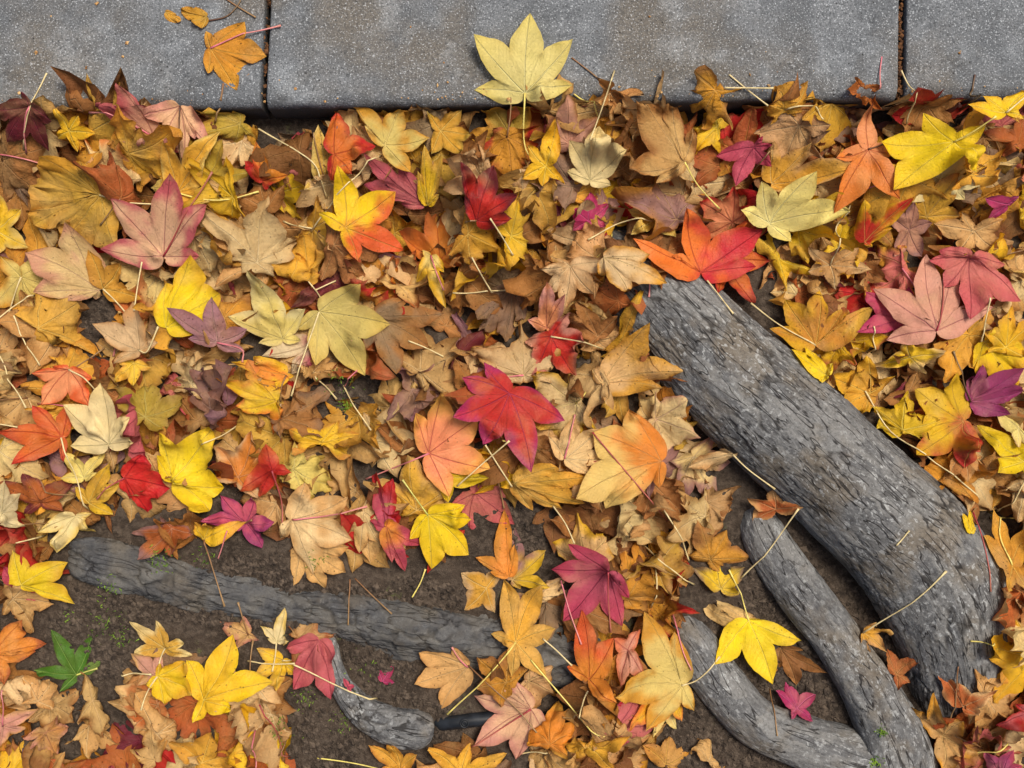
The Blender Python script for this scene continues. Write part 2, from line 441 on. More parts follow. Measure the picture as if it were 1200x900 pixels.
hr = bpy.data.objects.new('drip_hose', None); COL.objects.link(hr)
h0 = W(556, 846, .008); hr.location = (h0[0], h0[1], 0)
tag(hr, 'black drip hose with a ring emitter half buried in soil', 'hose')
V, F = tube_mesh([(-.055, -.006, -.012), (-.038, -.004, .001), (-.02, -.001, .005), (0, .002, .006), (.03, .004, .005), (.06, .004, .002), (.10, 0, -.004)], .0085, 16)
mesh_obj('pipe', V, F, M_BLACK, hr)
def torus(r, rr, c, n=20, k=8):
    a = np.linspace(0, 2 * math.pi, n, endpoint=False); b = np.linspace(0, 2 * math.pi, k, endpoint=False)
    V = [((r + rr * math.cos(q)) * math.cos(p) + c[0], (r + rr * math.cos(q)) * math.sin(p) + c[1], rr * math.sin(q) + c[2]) for p in a for q in b]
    return V, [(i * k + j, ((i + 1) % n) * k + j, ((i + 1) % n) * k + (j + 1) % k, i * k + (j + 1) % k) for i in range(n) for j in range(k)]
for rr_ in (.0048, .0024):
    V, F = torus(rr_, .0009, (-.012, .0, .0142)); mesh_obj('emitter_ring', V, F, M_BLACK, hr)

# ------------------------------------------------------------------ leaves
ST = {  # colour of the blade at its middle, towards the tips, veins, dryness, specks
    'lemon': ('F0CE18', 'EBC010', 'F4E070', .08, .25), 'yellow': ('E9BE22', 'DFA51E', 'F0D668', .16, .35),
    'pale': ('E3CC74', 'DDBB58', 'EAD890', .20, .25), 'butter': ('EFE28C', 'E9D66C', 'F2EAA8', .05, .15),
    'cream': ('E4D59C', 'DECB88', 'D2BE80', .10, .08),
    'gold': ('E2AA38', 'D4942E', 'E8C468', .42, .5), 'amber': ('D2922E', 'C07A28', 'E2B050', .60, .5),
    'ochre': ('D0A440', 'BC8E36', 'DCC070', .45, .4), 'orange': ('E08A2E', 'D8652C', 'C4502A', .15, .3),
    'salmon': ('E2905C', 'D8664C', 'B8483E', .10, .2), 'fire': ('E2742A', 'CC2A2A', 'B82A2A', .08, .2),
    'red': ('C22620', 'B41426', '8E1422', .08, .2), 'crimson': ('C8342C', 'B00C3A', '7E1034', .05, .1),
    'coral': ('EA8C64', 'F2B04E', 'C23A4A', .08, .15), 'rose': ('C4546A', 'BC3A58', '8E2444', .10, .12), 'dusty': ('C86A68', 'BE4E5C', '983848', .16, .15),
    'peach': ('DDAE84', 'CE8A80', 'B8566A', .18, .2), 'pink': ('D49A80', 'C67C74', 'A04A50', .18, .15),
    'mauve': ('A2786C', '8E6470', 'B89484', .40, .4), 'maroon': ('6E1E2E', '581428', '8C3A48', .1, .2),
    'purple': ('9A3A64', '86285C', 'B8688A', .08, .1), 'magenta': ('B83468', 'A81A58', 'C8608A', .05, .1),
    'rust': ('B4602C', '9C4628', 'C48048', .35, .4), 'tan': ('D8AE6E', 'C99854', 'E4C48E', .55, .45),
    'sand': ('E2C488', 'D8AE70', 'E2CC9C', .40, .35), 'brown': ('B47C42', '9A6432', 'C49864', .65, .5),
    'umber': ('8A5A30', '6E4424', 'A07444', .6, .4), 'taupe': ('93795C', '826850', 'A89070', .6, .5),
    'olive': ('B89C38', 'A88832', 'C8B868', .30, .3), 'green': ('4C8226', '3C7220', '9AB85A', .0, .1),
}
WORD = {'lemon': 'bright yellow', 'yellow': 'yellow', 'pale': 'pale yellow', 'butter': 'butter yellow', 'cream': 'cream', 'gold': 'golden',
        'amber': 'amber', 'ochre': 'ochre', 'orange': 'orange', 'salmon': 'salmon', 'fire': 'orange red', 'red': 'red', 'crimson': 'crimson',
        'coral': 'coral', 'rose': 'rose pink', 'dusty': 'dusty red', 'peach': 'peach', 'pink': 'dull pink', 'mauve': 'mauve brown', 'maroon': 'maroon',
        'purple': 'purple', 'magenta': 'magenta', 'rust': 'rust', 'tan': 'tan', 'sand': 'sandy', 'brown': 'brown', 'umber': 'dark brown',
        'taupe': 'grey brown', 'olive': 'olive yellow', 'green': 'green'}

def bez(a, b, c, d, t):
    t = np.asarray(t)[:, None]
    return (1 - t) ** 3 * a + 3 * (1 - t) ** 2 * t * b + 3 * (1 - t) * t * t * c + t ** 3 * d

def leaf_flat(B, tips, Rn, R1, K, rg, tooth=.0006, sinus=.65):
    """flat leaf in metres: every lobe is two halves along its midrib"""
    B = np.array(B); tips = np.array(tips); D = tips - B
    ang = np.arctan2(D[:, 1], D[:, 0]); o = np.argsort(ang); ang, D = ang[o], D[o]
    gap = np.diff(np.concatenate([ang, [ang[0] + 2 * math.pi]])); k = int(np.argmax(gap)) + 1
    D = np.roll(D, -k, 0); ang = np.unwrap(np.roll(ang, -k)); n = len(D); Ln = np.hypot(D[:, 0], D[:, 1])
    Sn = []
    for i in range(n - 1):
        da = ang[i + 1] - ang[i]; a = ang[i] + da * Ln[i] ** .5 / (Ln[i] ** .5 + Ln[i + 1] ** .5)
        d = min(Ln[i], Ln[i + 1]) * (sinus + rg.uniform(-.06, .06)) * np.clip(1.15 - .26 * da, .74, 1.1)
        d = max(d, .22 * max(Ln[i], Ln[i + 1]))
        Sn.append(B + d * np.array([math.cos(a), math.sin(a)]))
    V, UVE, LOB, idx, F = [], [], [], {}, []
    def vert(key, p, u, v, e, lob):
        if key not in idx:
            idx[key] = len(V); V.append(p); UVE.append((u, v, e)); LOB.append(lob)
        return idx[key]
    for i in range(n):
        L = Ln[i]; axv = D[i] / L; pl = np.array([-axv[1], axv[0]])
        bendv = pl * L * rg.uniform(-.06, .06)
        base_half = min(.30 * L, .02)
        for side in (1, -1):
            inner = (side == 1 and i < n - 1) or (side == -1 and i > 0)
            pp = pl * side
            jj = np.arange(Rn + 1)
            mS = .36
            m = np.where(jj <= R1, jj / R1 * mS, mS + (1 - mS) * ((jj - R1) / (Rn - R1)) ** .92)
            mid = B + D[i] * m[:, None] + bendv * (4 * m * (1 - m))[:, None]
            T = B + D[i]
            if inner:
                S = Sn[i] if side == 1 else Sn[i - 1]
                rem = T - S; rl = np.linalg.norm(rem)
                c1 = S + axv * rl * .30 + pp * L * .085; c2 = S + rem * .66 + pp * L * .07
                out = bez(S, c1, c2, T, (jj[R1:] - R1) / (Rn - R1))
                edgeS = B + (S - B) * (jj[:R1] / R1)[:, None]
                Cc = np.vstack([edgeS, out])
            else:
                c1 = B + pp * L * .36 + axv * L * .0; c2 = B + axv * L * .58 + pp * L * .27
                Cc = bez(B, c1, c2, T, jj / Rn)
            st = R1 if inner else 1
            tw = tooth * np.where(jj % 2 == 0, 1, -1) * rg.uniform(.4, 1.4, Rn + 1)
            tw[:st + 1] = 0; tw[-1] = 0
            Cc = Cc + pp * tw[:, None] + axv * (np.abs(tw) * .5)[:, None]
            ids = np.zeros((Rn + 1, K + 1), int)
            for j in range(Rn + 1):
                for k in range(K + 1):
                    t = k / K
                    p = mid[j] + (Cc[j] - mid[j]) * t
                    u = m[j] * L; v = np.linalg.norm(p - mid[j]) * side
                    if inner and j < R1: e = t * (j / R1) ** 3 * .9
                    else: e = t
                    if j == 0: key = 'B'
                    elif j == Rn: key = ('T', i); e = 1
                    elif k == 0: key = ('M', i, j)
                    elif k == K and inner and j <= R1: key = ('S', i if side == 1 else i - 1, j)
                    else: key = (i, side, j, k)
                    ids[j, k] = vert(key, p, u, v, e, (i, m[j], t))
            for j in range(Rn):
                for k in range(K):
                    q = [ids[j, k], ids[j + 1, k], ids[j + 1, k + 1], ids[j, k + 1]]
                    if side == -1: q = q[::-1]
                    q = [a for z, a in enumerate(q) if a not in q[:z]]
                    if len(q) > 2: F.append(tuple(int(a) for a in q))
    return np.array(V), np.array(UVE), np.array(LOB), F, n, Ln

def bend(P, d, q0, kap, mask=None, sgn=1, lim=3.4):
    """roll the sheet up (or down) beyond the line q0 along direction d"""
    q = P[:, 0] * d[0] + P[:, 1] * d[1]; over = np.maximum(q - q0, 0)
    th = np.minimum(kap * over, lim)
    left = over - th / kap
    s, c = np.sin(th), np.cos(th); z = P[:, 2] * sgn
    nq = q0 + s / kap + left * c - z * s; nz = (1 - c) / kap + left * s + z * c
    m = over > 0 if mask is None else (over > 0) & mask
    P[m, 0] += (nq - q)[m] * d[0]; P[m, 1] += (nq - q)[m] * d[1]; P[m, 2] = nz[m] * sgn
    return P

def style_cols(style, V, B, LOB, UVE, rg):
    """pigment per vertex: base>tip and base^tip:angle are two-coloured leaves"""
    dirn = None; a = style; b = None
    if '>' in style: a, b = style.split('>')
    elif '^' in style:
        a, b = style.split('^'); b, dirn = b.split(':'); dirn = R(float(dirn))
    sa = ST[a]; c0, c1, vc = hexlin(sa[0]), hexlin(sa[1]), hexlin(sa[2]); dry, spot = sa[3], sa[4]
    s = LOB[:, 1]; e = UVE[:, 2]
    f = np.clip(s ** 2.2 + .22 * e ** 3 + .28 * fbm(V[:, 0] * 38, V[:, 1] * 38, rg.uniform(0, 50), 3, 77), 0, 1)
    if b:
        sb = ST[b]; c1 = hexlin(sb[0]) * .55 + hexlin(sb[1]) * .45
        vc = vc * .5 + hexlin(sb[2]) * .5
        nz = .42 * fbm(V[:, 0] * 48, V[:, 1] * 48, rg.uniform(0, 50), 4, 78)
        if dirn is not None:
            d = (V - V.mean(0)) @ np.array([math.cos(dirn), math.sin(dirn)]); d = d / (np.abs(d).max() + 1e-6)
            f = sstep(-.30, .42, d + nz)
        else:
            f = sstep(.34, .86, s * .72 + .36 * e ** 2 + nz)
    j = 1 + rg.uniform(-.16, .14); hue = np.array([1, 1 + rg.uniform(-.09, .03), 1 + rg.uniform(-.14, .08)])
    c = (c0[None] * (1 - f[:, None]) + c1[None] * f[:, None]) * j * hue
    return np.clip(c, 0, .92), vc, dry, spot

def boxblur(A, k):
    for ax_ in (0, 1):
        pad = [(k, k) if i == ax_ else (0, 0) for i in range(2)]
        c = np.cumsum(np.pad(A, pad, mode='edge'), axis=ax_)
        z = np.zeros_like(np.take(c, [0], axis=ax_)); c = np.concatenate([z, c], ax_)
        n = A.shape[ax_]
        A = (np.take(c, range(2 * k + 1, 2 * k + 1 + n), ax_) - np.take(c, range(n), ax_)) / (2 * k + 1)
    return A

def settle(P, F, conf, gapz, squash, pct=80, drape=True):
    """lay the leaf on what is already there"""
    x, y = P[:, 0], P[:, 1]
    i0, j0 = hidx(np.array([x.min() - .03]), np.array([y.min() - .03])); i1, j1 = hidx(np.array([x.max() + .03]), np.array([y.max() + .03]))
    loc = H[i0[0]:i1[0] + 1, j0[0]:j1[0] + 1]
    bl = boxblur(boxblur(loc, 7), 7)
    i, j = hidx(x, y); li, lj = np.clip(i - i0[0], 0, loc.shape[0] - 1), np.clip(j - j0[0], 0, loc.shape[1] - 1)
    hb = bl[li, lj]; h = H[i, j]
    A = np.stack([x - x.mean(), y - y.mean(), np.ones_like(x)], 1)
    sol, *_ = np.linalg.lstsq(A, hb, rcond=None)
    sl = np.hypot(sol[0], sol[1])
    if sl > .55: sol[:2] *= .55 / sl
    base = A @ sol
    z = base + conf * (hb - base) + P[:, 2]
    z = z + np.percentile(h - z, pct) + gapz
    # drape over what still sticks out, so nothing pokes through
    pl_ = np.pad(loc, 1, mode='edge'); dil = np.max([pl_[a:a + loc.shape[0], b:b + loc.shape[1]] for a in (0, 1, 2) for b in (0, 1, 2)], axis=0)
    hd = dil[li, lj] + gapz
    ed = np.array([(f[k], f[(k + 1) % len(f)]) for f in F for k in range(len(f))])
    deg = np.bincount(ed.ravel(), minlength=len(z))
    push = np.maximum(hd - z, 0)
    for _ in range(3):
        sm = (np.bincount(ed[:, 0], push[ed[:, 1]], len(z)) + np.bincount(ed[:, 1], push[ed[:, 0]], len(z))) / deg
        push = np.maximum(np.maximum(hd - z, 0), .5 * push + .5 * sm)
    z = z + (push if drape else np.minimum(push, .002))
    P = P.copy(); P[:, 2] = z
    q = np.array([f if len(f) == 4 else (*f, f[-1]) for f in F])
    Q = P[q]
    for a in (.0, .33, .66):
        for b in (.0, .33, .66):
            S = (Q[:, 0] * (1 - a) + Q[:, 1] * a) * (1 - b) + (Q[:, 3] * (1 - a) + Q[:, 2] * a) * b
            ii, jj = hidx(S[:, 0], S[:, 1])
            cur = H[ii, jj]; up = cur + (S[:, 2] - cur) * squash
            np.maximum.at(H, (ii, jj), up)
    return P

def make_leaf(B, tips, style, curl, rg, res=1, sinus=None):
    Rn, R1, K = (14, 5, 5) if res == 1 else (8, 3, 2)
    tooth = .00012 + .0003 * curl
    V, UVE, LOB, F, n, Ln = leaf_flat(B, tips, Rn, R1, K, rg, tooth, sinus or (rg.uniform(.55, .66) if curl < .4 else .68))
    c = V.mean(0); X = V - c; L = Ln.max()
    s, t, lob = LOB[:, 1], LOB[:, 2], LOB[:, 0].astype(int)
    av = np.abs(UVE[:, 1]); o = rg.uniform(0, 99)
    z = np.zeros(len(V))
    # ragged margin of a dry leaf
    X = X + (min(1, L / .045) * (.0005 + .0020 * curl) * (UVE[:, 2] ** 3))[:, None] * np.stack([fbm(V[:, 0] * 90, V[:, 1] * 90, o, 2, 61), fbm(V[:, 0] * 90, V[:, 1] * 90, o + 9, 2, 62)], 1)
    # every lobe folds along its midrib
    axes = []
    for i in range(n):
        m = (lob == i)
        far = X[m & (s > .99)]; b0 = np.array(B) - c
        d = (far[0] - b0); d /= np.linalg.norm(d); axes.append(d)
        phi = rg.uniform(.02, .22) + rg.uniform(0, 1.0) * max(curl - .12, 0) * (1 if curl < .5 else 1.45)
        sg = 1 if rg.random() < .72 else -1
        wgt = np.clip((s - .12) * 1.8, 0, 1) * m
        pd = np.array([-d[1], d[0]]); sv = UVE[:, 1]
        X -= (sv * (1 - np.cos(phi * wgt)))[:, None] * pd[None]
        z += sg * av * np.sin(phi * wgt)
    lift = rg.normal(0, 1, n)
    z += lift[lob] * L * (.05 + .13 * curl) * s ** 2
    wav = rg.uniform(0, 6.28, n)
    z += (.0010 + .0060 * curl) * t ** 2 * np.clip(s * 2.5, 0, 1) * np.sin(UVE[:, 0] * rg.uniform(150, 280) + wav[lob] + np.sign(UVE[:, 1]) * 1.3)
    z += (.0020 + .012 * curl) * fbm(X[:, 0] * 24, X[:, 1] * 24, o, 2, 91) + (.0006 + .0036 * curl) * fbm(X[:, 0] * 85, X[:, 1] * 85, o, 2, 92)
    rim = rg.uniform(-.6, 1.0) * .012 * max(curl - .2, 0)
    z += rim * np.clip(s * 2, 0, 1) * t ** 2.5 * (1 + .6 * np.sin(lob * 2.4 + np.sign(UVE[:, 1]) + o))
    dome = rg.uniform(-2.0, 3.2) * (.4 + curl)
    z += dome * (X ** 2).sum(1)
    z *= min(1, L / .045)
    P = np.stack([X[:, 0], X[:, 1], z], 1)
    # tips curl over, then the whole blade rolls
    bb = np.array(B) - c
    for i in range(n):
        if rg.random() < .15 + .75 * curl:
            d = axes[i]; q0 = bb @ d + Ln[i] * (rg.uniform(.62, .85) if curl < .35 else rg.uniform(.42, .75))
            kap = rg.uniform(8, 26) if curl < .35 else rg.uniform(18, 75) * (.4 + .8 * curl)
            P = bend(P, d, q0, kap, (lob == i) & (s > .36), 1 if rg.random() < .7 else -1, .9 if curl < .35 else 2.9)
    if curl > .42:
        for _ in range(1 + int(curl * 1.9)):
            a = rg.uniform(0, 6.28); d = (math.cos(a), math.sin(a))
            q = P[:, 0] * d[0] + P[:, 1] * d[1]; mx = q.max()
            P = bend(P, d, mx * rg.uniform(.0, .5), rg.uniform(12, 36) * curl)
        if curl > .5 and rg.random() < .55:                      # folded along a rib
            i = rg.integers(n); d = np.array([-axes[i][1], axes[i][0]]) * (1 if rg.random() < .5 else -1)
            P = bend(P, d, float(bb @ d), rg.uniform(60, 160), None, 1, rg.uniform(.5, 2.0) * curl)
        if rg.random() < .35: P[:, 2] = -P[:, 2] * .8
        if curl > .5:                                            # dry leaves stand at odd angles
            a, tl = rg.uniform(0, 6.28), rg.normal(0, .36) * curl
            d = np.array([math.cos(a), math.sin(a)]); q = P[:, :2] @ d; z0 = P[:, 2].copy()
            P[:, :2] += (q * (math.cos(tl) - 1) - z0 * math.sin(tl))[:, None] * d; P[:, 2] = q * math.sin(tl) + z0 * math.cos(tl)
    col, vc, dry, spot = style_cols(style, V, B, LOB, UVE, rg)
    if curl > .5: dry = min(1, dry + .15)
    # dry blotches: pigment lost in patches with a shape of their own
    bl = sstep(.15, .75, fbm(V[:, 0] * 30, V[:, 1] * 30, o + 5, 3, 63) + .25 * UVE[:, 2]) * dry * .55
    lum = col @ np.array([.3, .55, .15])
    bc = hexlin('B07436') if rg.random() < .7 else hexlin('C9AC78')
    col = col * (1 - bl[:, None]) + (bc[None] * (.45 + 1.2 * lum[:, None])) * bl[:, None]
    P[:, 0] += c[0]; P[:, 1] += c[1]
    bi = int(np.argmin(((V - B) ** 2).sum(1)))
    return P, F, UVE, np.clip(col, 0, .92), vc, dry, spot, bi

def kerb_y(x):
    return W(0, 0, KZ)[1] * (450 - edge_px(x / ((CAM_H - KZ) / REF_D / 1000) + 600)) / 450

def lean_on_kerb(P):
    """what would run into the kerb face turns up along it, and folds over the edge if it is long enough"""
    ye = kerb_y(P[:, 0]) - .004 - .004 * vnoise(P[:, 0] * 60, P[:, 2] * 60, 0, 4)
    over = np.maximum(P[:, 1] - ye, 0)
    room = np.clip(KZ + .002 - (hsamp(P[:, 0], np.minimum(P[:, 1], ye - .012)) + .012), .004, .05)
    rise = np.minimum(over, room)
    P[:, 1] -= rise; P[:, 2] += rise * .8
    return P

def leaf_attrs(me, col, vc, dry, spot, UVE):
    n = len(col)
    add_attr(me, 'Col', 'FLOAT_COLOR', np.concatenate([col, np.full((n, 1), spot) if np.isscalar(spot) else spot[:, None]], 1))
    vv = np.tile(vc, (n, 1)) if vc.ndim == 1 else vc
    add_attr(me, 'VeinCol', 'FLOAT_COLOR', np.concatenate([vv, np.full((n, 1), dry) if np.isscalar(dry) else dry[:, None]], 1))
    add_attr(me, 'leaf_uv', 'FLOAT_VECTOR', UVE)

PET = {'w': 'D2BF8C', 'y': 'DCCB6A', 'p': 'C86A78', 'r': '9A2438', 'b': '7A5232', 'd': '4A2A20', 'g': 'B8B85A'}
def stalk_mesh(pts2, z0, colk, r0=.0012, r1=.0008, parent=None, name='petiole', mat=None, z1=None, rgd=None):
    """pts2: world xy polyline; lies on the heap"""
    P = catmull([(p[0], p[1], 0) for p in pts2], 5 * len(pts2)) if len(pts2) > 2 else np.array(
        [[pts2[0][0] + (pts2[1][0] - pts2[0][0]) * t, pts2[0][1] + (pts2[1][1] - pts2[0][1]) * t, 0] for t in np.linspace(0, 1, 9)])
    n = len(P); L = np.linalg.norm(P[-1] - P[0]) + 1e-6
    per = np.array([-(P[-1] - P[0])[1], (P[-1] - P[0])[0]]) / L
    if len(pts2) == 2 and rgd is not None:
        bow = rgd.uniform(-.09, .09) * L * np.sin(np.linspace(0, math.pi, n)); P[:, :2] += per[None] * bow[:, None]
    h = hsamp(P[:, 0], P[:, 1])
    a = h[0] + .001 if z0 is None else z0
    b = h[-1] + .002 if z1 is None else z1
    lin = np.linspace(a, b, n)
    z = np.maximum(lin, h + .0008)
    for _ in range(6): z[1:-1] = np.maximum(.25 * z[:-2] + .5 * z[1:-1] + .25 * z[2:], np.minimum(h[1:-1] + .0006, z[1:-1]))
    if z0 is not None: z[0] = z0; z[1] = min(z[1], z0 + .006)
    P[:, 2] = z
    tap = r1 + (r0 - r1) * np.abs(np.linspace(-1, 1, n)) ** 3; tap[-1] *= 1.25
    V, F = tube_mesh(P, r0, 6, tap)
    o = mesh_obj(name, V, F, mat or M_STALK, parent)
    f = np.repeat(np.linspace(0, 1, n), 6)[:, None]
    c0 = hexlin(PET[colk]); c1 = c0 * .75 + hexlin('C8B47A') * .25
    add_attr(o.data, 'Col', 'FLOAT_COLOR', np.concatenate([c0 * (1 - f) + c1 * f, np.ones((len(V), 1))], 1))
    return o, P

# ---- areas that stay clear of the loose heap (photo pixels)
def inpoly(px, py, poly):
    poly = np.array(poly); x0, y0 = poly[:, 0], poly[:, 1]; x1, y1 = np.roll(x0, -1), np.roll(y0, -1)
    return bool((((y0 > py) != (y1 > py)) & (px < (x1 - x0) * (py - y0) / (y1 - y0 + 1e-9) + x0)).sum() % 2)
BARE = [
    [(62, 720), (92, 640), (150, 636), (200, 660), (330, 645), (345, 680), (400, 690), (480, 675), (545, 690), (545, 738), (600, 735), (600, 770),
     (548, 770), (492, 775), (480, 810), (540, 835), (548, 862), (500, 872), (430, 868), (405, 905), (330, 905), (318, 815), (345, 790), (330, 735),
     (290, 738), (215, 728), (155, 738), (150, 790), (112, 800), (115, 845), (140, 850), (150, 905), (-20, 905), (-20, 875), (40, 830), (30, 790)],
    [(752, 318), (800, 325), (890, 388), (1005, 490), (1098, 580), (1145, 642), (1165, 700), (1165, 790), (1092, 812), (1030, 768), (1084, 880), (1075, 930), (890, 930), (850, 840),
     (800, 768), (806, 738), (868, 705), (872, 650), (925, 612), (865, 545), (800, 472), (750, 385)],
    [(385, 425), (450, 432), (452, 508), (395, 490)], [(75, 352), (125, 350), (132, 388), (85, 395)],
    [(575, 548), (612, 545), (650, 640), (600, 650)], [(655, 735), (682, 735), (682, 775), (648, 780)], [(255, 540), (285, 540), (285, 585), (250, 585)],
    [(545, 545), (575, 555), (575, 580), (550, 575)], [(740, 840), (770, 850), (800, 905), (850, 905), (880, 905), (850, 840), (800, 790)],
]
def bare(px, py): return any(inpoly(px, py, b) for b in BARE)
def to_px(x, y, z=.03):
    k = (CAM_H - z) / REF_D / 1000
    return x / k + 600, 450 - y / k

def star(base, ang, L, rg, px=False):
    """five-lobed template around a base point (metres)"""
    a0 = R(ang)
    la = np.array([-1.95, -1.0, 0, 1.0, 1.95]) + rg.normal(0, .06, 5)
    ll = np.array([.62, .90, 1.0, .90, .62]) * (1 + rg.normal(0, .07, 5))
    return [(base[0] + L * l * math.cos(a0 + a), base[1] + L * l * math.sin(a0 + a)) for a, l in zip(la, ll)]

# ---- lowest litter: too many and too deep to count
def litter(n, seed):
    rg = np.random.default_rng(seed); parts = []; off = 0
    VV, FF, CC, VC, SP, UU = [], [], [], [], [], []
    pool = ['tan'] * 9 + ['brown'] * 8 + ['amber'] * 3 + ['gold'] * 3 + ['umber'] * 5 + ['taupe'] * 2 + ['mauve'] + ['ochre'] * 2 + ['rust'] * 3 + ['mauve'] * 1 + ['sand'] * 6 + ['red', 'maroon', 'dusty', 'yellow']
    k = 0; tries = 0
    while k < n and tries < n * 9:
        tries += 1
        px, py = rg.uniform(-190, 1390), (rg.uniform(edge_px(600) + 10, 235) if rg.random() < .10 else rg.uniform(edge_px(600) + 10, 1070))
        ang = rg.uniform(0, 360); L = rg.uniform(.048, .070)
        b = W(px, py, .03); tp = star(b, ang, L, rg)
        pp = [(px, py)] + [to_px(*q) for q in tp]
        if sum(bare(*q) for q in pp) > (0 if px < 600 and py > 600 and (py < 770 or px > 330) else 1 if px > 560 else 2): continue
        if py < edge_px(px) + (44 if 300 < px < 400 or 520 < px < 590 else 14): continue
        P, F, UVE, col, vc, dry, spot, bi = make_leaf(b, tp, pool[rg.integers(len(pool))], rg.uniform(.50, 1.0), rg, 0)
        P = settle(lean_on_kerb(P), F, .5, .0003, .85, 70, False)
        m = len(P); VV.append(P); FF += [tuple(q + off for q in f) for f in F]; off += m
        CC.append(np.concatenate([col, np.full((m, 1), spot)], 1)); VC.append(np.concatenate([np.tile(vc, (m, 1)), np.full((m, 1), dry)], 1)); UU.append(UVE)
        k += 1
    o = mesh_obj('leaf_litter', np.concatenate(VV), FF, M_LEAF)
    add_attr(o.data, 'Col', 'FLOAT_COLOR', np.concatenate(CC)); add_attr(o.data, 'VeinCol', 'FLOAT_COLOR', np.concatenate(VC))
    add_attr(o.data, 'leaf_uv', 'FLOAT_VECTOR', np.concatenate(UU))
    tag(o, 'deep litter of crumpled brown and tan leaves under the bright ones', 'leaf litter', None, 'stuff')
    return o
litter(880, 101)

